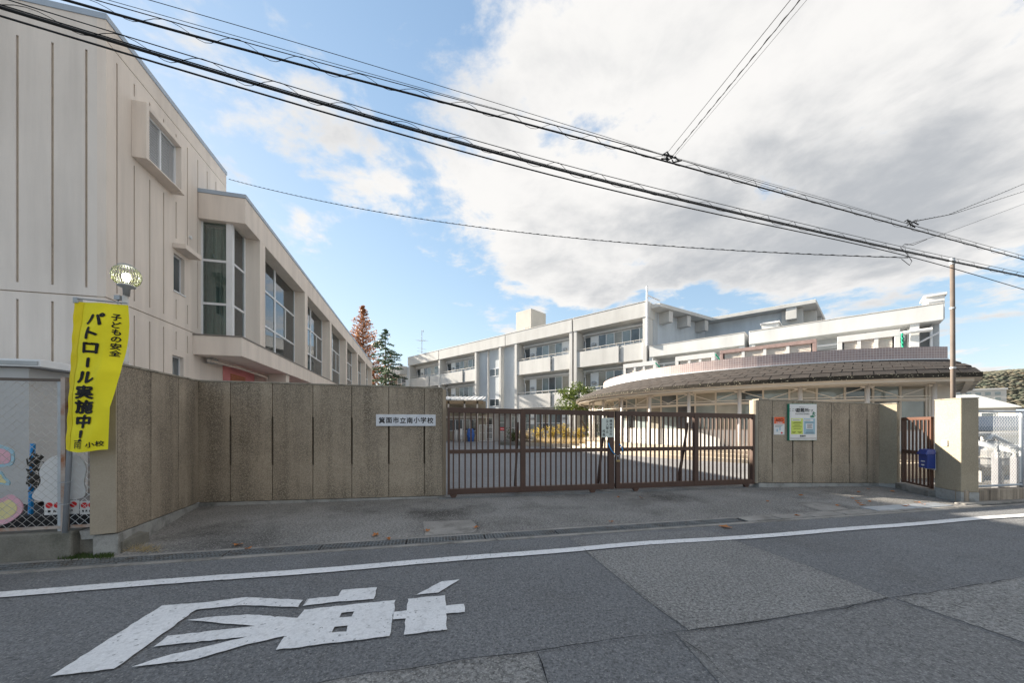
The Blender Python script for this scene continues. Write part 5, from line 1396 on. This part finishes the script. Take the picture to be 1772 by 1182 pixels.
def dens(pts, step):
    out = []
    for a, b in zip(pts, pts[1:]):
        n = max(1, int((b-a).length/step)); out += [a+(b-a)*i/n for i in range(n)]
    return out+[pts[-1]]
def spiral(mb, pts, rad, turn, r=.004, jit=0.0):
    P = dens(pts, turn/10); q = []; d = 0
    for i, p in enumerate(P):
        if i: d += (p-P[i-1]).length
        t = (P[min(i+1,len(P)-1)]-P[max(i-1,0)]).normalized(); s = t.cross(Vector((0,0,1))).normalized(); u = s.cross(t)
        w = 2*math.pi*d/turn; rr = rad*(1+jit*math.sin(d*1.7)); q.append(p+s*(rr*math.cos(w))+u*(rr*math.sin(w)+rad*.6))
    mb.tube(q, r, 3, cap=False)
def cable(label, pix, h, rads, spiral_on=True, group='overhead cables along the street', msg=.085):
    pts = span_pts(pix, h); t = thing('overhead_cable', label, 'cable', WORLD, tuple(pts[0]), group)
    for k, (dy, dz, r) in enumerate(rads):
        MB().tube([p+Vector((0,dy,dz)) for p in pts], r, 6).build('conductor', m_cable, t, smooth=True)
    if spiral_on:
        MB().tube([p+Vector((0,0,msg)) for p in pts], .0045, 5).build('messenger_wire', m_cable, t)
        mb = MB(); spiral(mb, pts, msg*.5, .62, .0032, .25); mb.build('spiral_hanger', m_cable, t)
    return t, pts
cU, pU = cable('upper bundled black cable with spiral hanger', [(110,0),(445,97),(886,205),(1145,277),(1450,361),(1772,449)], 5.6, [(0,0,.0115),(.012,.016,.006)])
cD, pD = cable('lower bundled black cable with spiral hanger', [(0,14),(220,82),(450,147),(900,282),(1250,363),(1500,422),(1772,479)], 5.0, [(0,0,.0125),(.016,.010,.008),(-.010,.016,.005)])
cT, pT = cable('plain black cable just below the lower bundle', [(0,27),(450,163),(900,295),(1250,374),(1560,437),(1772,501)], 4.9, [(0,0,.008)], False)
cV, pV = cable('thin twisted wire above the upper bundle', [(262,0),(480,62),(886,186),(1150,268)], 5.75, [(0,0,.0032)], False)
cX, pX = cable('thinnest wire close over the upper bundle at left', [(190,0),(445,72),(886,196),(1150,268),(1450,348),(1565,385)], 5.66, [(0,0,.0026)], False)
# service wires that leave the street cables
def wire(label, pts, r=.006, twist=True, sag=.0, group='service wires'):
    a, b = Vector(pts[0]), Vector(pts[-1]); P = []
    if len(pts) == 2:
        for i in range(41):
            t = i/40; p = a+(b-a)*t; p.z -= sag*4*t*(1-t); P.append(p)
    else: P = [Vector(p) for p in pts]
    mb = MB().tube(P, r, 5)
    if twist: spiral(mb, P, r*1.2, .22, r*.8)
    return solo('service_wire', mb, m_cable, label, 'wire', WORLD, tuple(a), group)
def px3(px, py, d): return ((px-CX)/F_PX*d, d, EYE+(HZ-py)/F_PX*d)
gymend = px3(396, 310, 13.1)
wire('thin twisted wire from the sports hall corner to the cables at right', [gymend, px3(1572,446,7.55)], .008, True, .55)
for k, (a, b, lab) in enumerate((((1150,270),(1383,-20),'left one of three drop wires rising to the top edge of the sky'),((1162,272),(1400,-20),'middle one of three drop wires rising to the top edge of the sky'),((1166,272),(1412,-20),'right one of three drop wires rising to the top edge of the sky'))):
    wire(lab, [px3(*a,5.9), px3(*b,3.2)], (.0035,.0042,.002)[k], k == 1, 0)
wire('upper service wire running off to the right edge', [px3(1568,386,7.6), px3(1640,372,8.4), px3(1700,348,9.2), px3(1800,306,10.5)], .006)
wire('middle service wire running off to the right edge', [px3(1575,384,7.6), px3(1650,370,8.4), px3(1700,354,9.2), px3(1800,322,10.5)], .005)
wire('faint lower service wire running off to the right edge', [px3(1560,427,7.5), px3(1640,402,8.4), px3(1720,372,9.2), px3(1800,342,10.5)], .004, False)
# coiled slack loop and clamps
lp = [px3(1560,448,7.45),px3(1574,459,7.45),px3(1578,452,7.45),px3(1570,440,7.45),px3(1558,428,7.45),px3(1566,422,7.45),px3(1580,424,7.45),px3(1604,414,7.6)]
wire('slack loop of wire hanging under the lower bundle near the pole', lp, .006, False)
rl = random.Random(2)
for (x, y, d), lab in (((1150,271,5.9),'tangle of clamps where the drop wires meet the upper bundle'),((1568,386,7.55),'tangle of clamps on the upper bundle near the right edge')):
    mb = MB()
    for i in range(7):
        c = Vector(px3(x+rl.uniform(-10,14), y+rl.uniform(-5,6), d)); mb.tube([c, c+Vector((rl.uniform(.02,.1),0,rl.uniform(-.05,.05))), c+Vector((rl.uniform(.05,.18),0,rl.uniform(-.09,.02)))], rl.choice((.006,.012)), 5)
    solo('cable_clamp', mb, m_cable, lab, 'cable clamp', WORLD, px3(x,y,d), 'cable clamps')
# ------------------------------------------------------------------ trees and planting
def leaf_quads(mb, c, n, spread, size, rnd, flat=0.0, droop=0.0):
    for _ in range(n):
        p = c+Vector((rnd.gauss(0,spread), rnd.gauss(0,spread), rnd.gauss(0,spread*(1-flat))))
        a = Vector((rnd.uniform(-1,1), rnd.uniform(-1,1), rnd.uniform(-1,1)*(1-flat)-droop)).normalized()
        b = a.cross(Vector((rnd.uniform(-1,1),rnd.uniform(-1,1),rnd.uniform(-1,1)))).normalized()
        s = size*rnd.uniform(.6,1.3)
        mb.add([p-a*s, p+b*s*.42, p+a*s, p-b*s*.42], [(0,1,2,3)])
def conifer(name, label, base, h, r0, m_leaf_, m_tr, seed, n_br, up, dens_, leafsize, bare=.06, taper=1.0, gappy=.0, lean=0):
    rnd = random.Random(seed); x, y = base
    t = thing(name, label, 'tree', WORLD, (x,y,0))
    tr = MB().tube([(x,y,0),(x+.05,y,h*.5),(x+lean,y,h)], h*.014, 8, r1=.02); cr = MB()
    for i in range(n_br):
        f = (i+rnd.random())/n_br; z = h*(bare+(1-bare)*f*.985)
        L = r0*((1-f)**taper)*rnd.uniform(.72,1.18)+.12
        if rnd.random() < gappy*(1-f): L *= .4
        w = rnd.uniform(0, 2*math.pi); d = Vector((math.cos(w), math.sin(w), 0)); o = Vector((x+lean*z/h, y, z)); m = max(3, int(L/.32))
        pts = [o+d*L*k/m+Vector((0,0,(up*(k/m)-(.16 if up < .2 else 0)*(k/m)**2)*L)) for k in range(m+1)]
        tr.tube([pts[0], pts[m//2], pts[-1]], .018+.012*L*.5, 4, r1=.006)
        for k in range(1, m+1):
            if rnd.random() < .08: continue
            leaf_quads(cr, pts[k]+Vector((0,0,-.03)), dens_, .12+.10*(1-k/m)*L*.4, leafsize, rnd, .55, .15)
    tr.build('trunk', m_tr, t); cr.build('crown', m_leaf_, t)
    return t
conifer('metasequoia_tree', 'tall red brown conical tree behind the far end of the sports hall', ((628-CX)/F_PX*60,60), EYE+(HZ-527)/F_PX*60, 6.6, m_metas, m_palebk, 5, 320, .5, 7, .17, .12, .95, .1)
conifer('metasequoia_tree', 'shorter orange brown conical tree left of the tall one', ((606-CX)/F_PX*63,63), EYE+(HZ-578)/F_PX*63, 4.8, m_metas, m_palebk, 8, 190, .6, 6, .17, .12, .8, .25)
conifer('cedar_tree', 'dark green cedar with spreading boughs between hall and classroom block', ((666-CX)/F_PX*50,50), EYE+(HZ-568)/F_PX*50, 6.4, m_cedar, m_bark, 12, 105, .12, 13, .16, .05, .85, .45, .1)
# bare tree behind the hall roof
bt = thing('bare_tree', 'bare leafless tree showing thinly above the sports hall roof', 'tree', WORLD, ((596-CX)/F_PX*66,66,0))
rb_ = random.Random(4); tb = MB()
def grow(p, d, L, r, k):
    q = p+d*L; tb.tube([p,(p+q)/2+Vector((rb_.uniform(-.1,.1),0,0)),q], r, 4, r1=r*.6, cap=False)
    if k: 
        for _ in range(3): grow(q, (d+Vector((rb_.uniform(-.6,.6),rb_.uniform(-.6,.6),rb_.uniform(-.1,.4)))).normalized(), L*.68, r*.55, k-1)
bx0 = Vector(((596-CX)/F_PX*66,66,0))
grow(bx0, Vector((0,0,1)), 7.5, .16, 4)
tb.build('trunk', m_palebk, bt)
# camellia by the round hall
cx_, cy_ = (1001-CX)/F_PX*31, 31.0
cam_t = thing('evergreen_tree', 'round glossy evergreen tree left of the round dining hall', 'tree', WORLD, (cx_+.4,cy_,0))
rc = random.Random(9); tr = MB().tube([(cx_+.9,cy_,0),(cx_+.75,cy_,.9),(cx_+.2,cy_,2.0),(cx_,cy_,3.6)], .09, 7, r1=.03); cr = MB()
for i in range(120):
    w = rc.uniform(0,2*math.pi); ph = math.asin(rc.uniform(-.8,1)); rr = rc.uniform(.45,1.0)
    c = Vector((cx_+2.0*rr*math.cos(w)*math.cos(ph), cy_+1.9*rr*math.sin(w)*math.cos(ph), 3.55+1.65*rr*math.sin(ph)))
    leaf_quads(cr, c, 36, .17, .10, rc, .2, .1)
    if i % 4 == 0: tr.tube([(cx_+.1,cy_,2.5),tuple((Vector((cx_,cy_,3.0))+c)/2),tuple(c)], .03, 4, r1=.01)
for i in range(10): leaf_quads(cr, Vector((cx_+rc.uniform(.7,1.4),cy_-.3,rc.uniform(.4,1.5))), 30, .18, .1, rc)
tr.build('trunk', m_bark, cam_t); cr.build('crown', m_camel, cam_t)
# planter with yellow shrubs
q0, q1 = ground(862,770), ground(1012,776)
fP = Frame.through(q0, q1); LP = math.dist(q0,q1)
pl = thing('planting_bed', 'raised stone edged bed in front of the classroom block', 'planter', fP, (0,0,0))
nst = 12
for k in range(nst): MB().box(LP*k/nst+.01, LP*(k+1)/nst-.01, 0, .2, -.01, .24+random.uniform(-.02,.02)).build('edging_stone', m_mossy if k < 4 else m_step, pl, bevel=.02)
MB().box(0,LP,.2,3.2,-.01,.2).build('soil', m_earth, pl)
rs = random.Random(21)
SH = [(.6,'olive grass clump at the dark left end of the planting bed',m_grass,.8),(1.5,'dry brown grass clump left of the yellow shrubs',m_dry,.75),(2.5,'yellow autumn shrub nearest the dry brown grass clump',m_shrub,1.0),(3.4,'yellow autumn shrub second from the dry grass clump',m_shrub,1.1),(4.3,'yellow autumn shrub in the right middle of the planting bed',m_shrub,1.1),(5.2,'yellow autumn shrub at the right end of the planting bed',m_shrub,.95)]
for x, lab, m_, h in SH:
    xx = LP*x/6.0; X, Y = fP.P(xx, 1.1); mb = MB(); stems = MB()
    for i in range(60):
        w = rs.uniform(0,6.28); d = rs.uniform(0,.65)
        p0 = Vector((X+rs.uniform(-.2,.2), Y+rs.uniform(-.2,.2), .15)); p1 = Vector((X+d*math.cos(w), Y+d*math.sin(w), .15+h*rs.uniform(.55,1.3)))
        stems.tube([p0,p1], .006, 3, cap=False); leaf_quads(mb, p1-(p1-p0)*rs.uniform(0,.6), 10, .10, .06, rs, 0, -.3)
    t = thing('shrub', lab, 'shrub', WORLD, (X,Y,.1), 'shrubs in the planting bed'); stems.build('stems', m_bark, t); mb.build('foliage', m_, t)
mb = MB()
for i in range(900):
    x = rs.uniform(LP*.42, LP*.98); X, Y = fP.P(x, rs.uniform(.05,.5)); h = rs.uniform(.3,.6); dx_, dy_ = rs.uniform(-.2,.2), rs.uniform(-.3,.05)
    mb.add([(X-.012,Y,.15),(X+.012,Y,.15),(X+dx_,Y+dy_,.15+h)], [(0,1,2)])
tag(mb.build('dry_grass', m_dry), 'pale dry grass along the front of the planting bed', 'grass', kind='stuff')
# ------------------------------------------------------------------ things seen through the left gate leaf
fV = Frame.through(ground(770,764.5), ground(860,764.5))
def vp(px, py, y=0.0): return on_plane(fV, px, py, y)
def vbox(px0, px1, py0, py1, y0, y1, mb=None):
    (xa, zt), (xb, zb) = vp(px0, py0, y0), vp(px1, py1, y0); return (mb or MB()).box(xa, xb, y0, y1, max(zb,-.01), zt)
sht = thing('bike_shelter', 'lean to shelter with white corrugated roof seen over the gate at left', 'shelter', fV, (0,0,0))
rf = MB(); (xa, za), (xb, zb) = vp(752,688,-1), vp(836,694,-1)
n = 48
for i in range(n):
    u0, u1 = xa+(xb-xa)*i/n, xa+(xb-xa)*(i+1)/n; w0, w1 = .04*math.sin(i*1.3), .04*math.sin((i+1)*1.3)
    rf.quad((u0,-1,za-.15+w0),(u1,-1,za-.15+w1),(u1,2.5,za+.35+w1),(u0,2.5,za+.35+w0))
rf.build('corrugated_roof', m_whitep, sht)
MB().box(xa,xb,-.95,-.85,za-.55,za-.25).build('fascia_board', M('shelter_timber', (.30,.22,.14), .8, .1, 3), sht)
for px in (776,804,826): 
    x = vp(px,764,-.9)[0]; MB().box(x-.06,x+.06,-.95,-.83,0,za-.3).build('post', m_cream, sht)
MB().box(xa,xb,2.2,2.3,0,za-.1).build('back_wall', M('shelter_back', (.34,.30,.24), .85, .15, 1), sht)
MB().box(xa,xb,1.9,2.19,2.1,2.3).build('back_beam', m_cream, sht)
o_ = win(sht, xa+.6, xb-.8, 2.1, .9, 2.0, 4, [], m_alu, m_dkglass)
for k, (a, b, c, d, m_, lab) in enumerate(((786,794,744,758,m_shed,'grey bin left of the pale sack under the shelter'),(795,802,742,760,m_whitep,'pale bulging sack under the shelter'),(808,821,742,759,m_tarp,'blue tarpaulin covered heap under the shelter'))):
    (x0, zt_), (x1, zb_) = vp(a,c,.2), vp(b,d,.2); mb = MB(); rr = random.Random(k)
    cx2, cz2 = (x0+x1)/2, max(zb_,0)
    for j in range(7):
        for i in range(12):
            w = 2*math.pi*i/12; f = math.sin(math.pi*(.12+.80*j/6))**.35*(1+rr.uniform(-.12,.12)*(k > 0))
            mb.v.append((cx2+(x1-x0)/2*f*math.cos(w), .2+.45*f*math.sin(w), cz2*0+(zt_)*j/6))
    for j in range(6):
        for i in range(12): mb.f.append((j*12+i, j*12+(i+1)%12, (j+1)*12+(i+1)%12, (j+1)*12+i))
    mb.f.append(tuple(6*12+i for i in range(12)))
    solo(('bin','sack','tarpaulin_heap')[k], mb, m_, lab, ('bin','sack','tarpaulin')[k], fV, (cx2,.2,0))
gt = thing('inner_gate', 'white tubular double gate at the foot of the classroom block', 'gate', fV, (vp(828,763)[0],.4,0))
for a, b in ((829,840),(841,853)):
    (x0, zt_), (x1, _) = vp(a,735,.4), vp(b,762,.4)
    f = MB().box(x0,x0+.06,.37,.43,.02,zt_).box(x1-.06,x1,.37,.43,.02,zt_).box(x0+.06,x1-.06,.38,.42,zt_-.06,zt_).box(x0+.06,x1-.06,.38,.42,.02,.08).box(x0+.06,x1-.06,.38,.42,zt_*.5,zt_*.5+.05)
    lf = f.build('gate_frame', m_whitep, gt)
    for k in range(5):
        x = x0+.06+(x1-x0-.12)*(k+1)/6; MB().box(x-.012,x+.012,.39,.41,.08,zt_-.06).build('bar', m_whitep, lf)
# entrance canopy and door of the classroom block's ground floor
can = thing('entrance_porch', 'white flat roofed porch with grey door behind the inner gate', 'porch', fV, (vp(850,762)[0],2.2,0))
(xa, za), (xb, _) = vp(824,713,2.0), vp(902,713,2.0)
MB().box(xa,xb,1.6,4.2,za,za+.28).build('porch_roof', m_whitep, can, bevel=.02)
MB().box(xa+.3,xb-.2,3.0,3.2,0,za).build('porch_wall', m_shed, can)
for px in (855,884,899): 
    x = vp(px,760,1.8)[0]; MB().box(x-.09,x+.09,1.75,1.93,0,za).build('porch_post', m_school, can)
win(can, vp(832,740,2.9)[0], vp(852,740,2.9)[0], 2.92, .1, za-.5, 2, [.55], m_alu, m_dkglass, name='door')
win(can, vp(864,740,2.9)[0], vp(873,740,2.9)[0], 2.92, .8, za-.4, 1, [.6], m_alu, m_gyglass)
win(can, vp(884,740,2.9)[0], vp(896,740,2.9)[0], 2.92, .1, za-.4, 2, [.5], m_alu, m_gyglass, name='door')
(x0, zt_), (x1, zb_) = vp(865.5,740,1.4), vp(873.2,745,1.4)
ne = thing('no_entry_sign', 'small red plate with a white bar fixed on a post behind the gate', 'sign', fV, ((x0+x1)/2,1.4,0))
MB().box(x0,x1,1.38,1.40,zb_,zt_).build('plate', m_red, ne); MB().box(x0+(x1-x0)*.12,x1-(x1-x0)*.12,1.372,1.379,zb_+(zt_-zb_)*.38,zb_+(zt_-zb_)*.6).build('white_bar', m_sign, ne)
MB().box((x0+x1)/2-.03,(x0+x1)/2+.03,1.401,1.45,0,zt_).build('post', m_steel, ne)
# ------------------------------------------------------------------ neighbouring houses far right
def house(name, label, X, Y, ang, w, d, hw, hr, roof_m, kind='gable'):
    fr = Frame(X, Y, ang); t = thing(name, label, 'house', fr, (0,0,0))
    MB().box(-w/2,w/2,0,d,-.1,hw).build('wall', m_wallw, t)
    e = .5; rf = MB()
    if kind == 'gable':
        rf.add([(-w/2-e,-e,hw-.1),(w/2+e,-e,hw-.1),(w/2+e,d/2,hr),(-w/2-e,d/2,hr),(-w/2-e,d+e,hw-.1),(w/2+e,d+e,hw-.1),
                (-w/2-e,-e,hw+.1),(w/2+e,-e,hw+.1),(w/2+e,d/2,hr+.2),(-w/2-e,d/2,hr+.2),(-w/2-e,d+e,hw+.1),(w/2+e,d+e,hw+.1)],
               [(0,3,2,1),(3,4,5,2),(6,7,8,9),(9,8,11,10),(0,1,7,6),(4,10,11,5),(0,6,9,3),(3,9,10,4),(1,2,8,7),(2,5,11,8)])
        MB().add([(-w/2,0.01,hw),(-w/2,d-.01,hw),(-w/2,d/2,hr),(w/2,.01,hw),(w/2,d-.01,hw),(w/2,d/2,hr)], [(0,1,2),(3,5,4)]).build('gable_wall', m_wallw, t)
    elif kind == 'hip':
        b = d*.45; V = [(-w/2-e,-e,hw),(w/2+e,-e,hw),(w/2+e,d+e,hw),(-w/2-e,d+e,hw),(-w/2+b,d/2,hr),(w/2-b,d/2,hr)]
        rf.add(V, [(0,1,5,4),(1,2,5),(2,3,4,5),(3,0,4)]); rf.add([(x,y,z-.15) for x,y,z in V[:4]]+V[:4], [(3,2,1,0),(0,1,5,4),(1,2,6,5),(2,3,7,6),(3,0,4,7)])
    else:
        n = 16
        for i in range(n):
            a0, a1 = math.pi*i/n, math.pi*(i+1)/n
            f = lambda a: (-(w/2+e)*math.cos(a), hw+(hr-hw)*math.sin(a)**.8)
            (xa,za),(xb,zb) = f(a0), f(a1); rf.quad((xa,-e,za),(xb,-e,zb),(xb,d+e,zb),(xa,d+e,za)); rf.add([(xa,-e+.01,za),(xb,-e+.01,zb),(0,-e+.01,hw)],[(0,1,2)])
    rf.build('roof', roof_m, t, fix=(kind == 'hip'))
    for k in range(max(1,int(w/2.5))):
        x = -w/2+.8+k*2.3
        wf = MB().box(x,x+1.5,-.05,-.003,hw*.45,hw*.8).build('window', m_alu, t); MB().box(x+.06,x+1.44,-.06,-.051,hw*.45+.06,hw*.8-.06).build('pane', m_dkglass, wf)
    return t
house('house', 'large house with wide grey hipped roof behind the right fence', 74.9, 60, R(-53), 11, 9, 4.3, 6.7, m_roofg, 'hip')
arch = house('house', 'white hall with pale arched roof just above the right fence', 120, 90, R(-53), 6.2, 6, 4.7, 6.5, m_roofw, 'arch')
for dx2, dz2 in ((0,5.9),(-.8,5.4),(.8,5.4)): MB().lathe([(0,0),(.16,0),(.16,-.03),(0,-.03)], (dx2,-.52,dz2), 10, 'y').build('red_stud', m_red, arch)
house('house', 'low house with dark blue grey roof behind the filter tank', 24.6, 18.0, R(-30), 4.6, 3.5, 1.3, 1.75, m_roofb, 'gable')
house('house', 'small far house with blue grey roof beyond the arched hall', 140, 97, R(-53), 9, 7, 4.0, 5.6, m_roofb, 'gable')
house('house', 'small far house with white roof at the right edge', 165, 112, R(-53), 10, 7, 4.4, 6.2, m_roofw, 'gable')
fr = Frame(262, 205, R(-35)); wb = thing('apartment_building', 'small white block building low on the wooded hill', 'building', fr, (0,0,0))
MB().box(-13,13,0,12,0,21).build('wall', m_wallw, wb); MB().box(-13.4,13.4,-.4,12.4,21,21.8).build('roof', m_whitep, wb)
for k in range(7):
    for z in (15, 18): MB().box(-12+k*3.5,-10+k*3.5,-.1,-.002,z,z+1.7).build('window', m_gyglass, wb)
rh = random.Random(31)
for k in range(14):
    X = rh.uniform(560,760); Y = rh.uniform(420,520)
    house('house', ['pale distant house at the foot of the wooded hill'][0], X, Y, R(rh.uniform(-50,0)), rh.uniform(10,18), 9, rh.uniform(6,14), rh.uniform(16,22), rh.choice((m_roofg,m_roofw,m_vent)), 'gable')['group'] = 'distant houses below the hill'
# ------------------------------------------------------------------ fallen leaves and weeds
rf_ = random.Random(17)
LEAVES = [(412,945,1.5),(650,928,1.4),(672,935,1),(738,921,1),(824,915,1.2),(1058,905,.8),(1255,914,1.8),(1070,862,.8),(1110,863,.9),(1386,859,1),(1328,869,.9),(1475,864,.9),(1484,869,1),(1487,873,.9),(1493,876,1.2),(1505,870,.9),(1486,853,.8),(1544,852,1.1),(1585,850,1.2),(1587,871,1.1),(1598,875,.9),(1503,848,.9),(1566,878,1.0),(1575,877,.8),(1380,894,1),(1450,877,.9),(430,952,.8)]
for px, py, s in LEAVES:
    X, Y = ground(px, py); w = rf_.uniform(0,6.28); mb = MB(); n = 9; r = .035*s
    pts = [(r*(1.0 if i % 2 == 0 else .55)*math.cos(2*math.pi*i/n)*1.5, r*(1.0 if i % 2 == 0 else .55)*math.sin(2*math.pi*i/n), .010+rf_.uniform(.004,.028)) for i in range(n)]
    mb.add([(X+a*math.cos(w)-b*math.sin(w), Y+a*math.sin(w)+b*math.cos(w), z) for a,b,z in pts]+[(X,Y,.014)], [(i,(i+1)%n,n) for i in range(n)])
    solo('fallen_leaf', mb, m_leaf, 'small curled reddish brown leaf lying on the pavement', 'leaf', WORLD, (X,Y,.01), 'fallen leaves on the driveway')
mb = MB()
for i in range(700):
    px, py = rf_.uniform(100,195), 0; py = 966-(px-100)*.02+rf_.gauss(0,2.2)
    X, Y = ground(px, py); h = rf_.uniform(.02,.055); mb.add([(X-.006,Y,0),(X+.006,Y,0),(X+rf_.uniform(-.03,.03),Y+rf_.uniform(-.02,.02),h)], [(0,1,2)])
tag(mb.build('moss_tuft', m_grass), 'strip of green moss and weeds along the splayed wall foot', 'moss', kind='stuff')
mb = MB()
for i in range(160):
    px, py = rf_.uniform(215,275), rf_.uniform(948,957); X, Y = ground(px, py); d = rf_.uniform(-.16,.16)
    mb.add([(X-.004,Y,.004),(X+.004,Y,.004),(X+d,Y+rf_.uniform(-.05,.03),rf_.uniform(.01,.09))], [(0,1,2)])
tag(mb.build('straw', m_dry), 'dry straw lying beside the foot of the splayed wall', 'straw', kind='stuff')
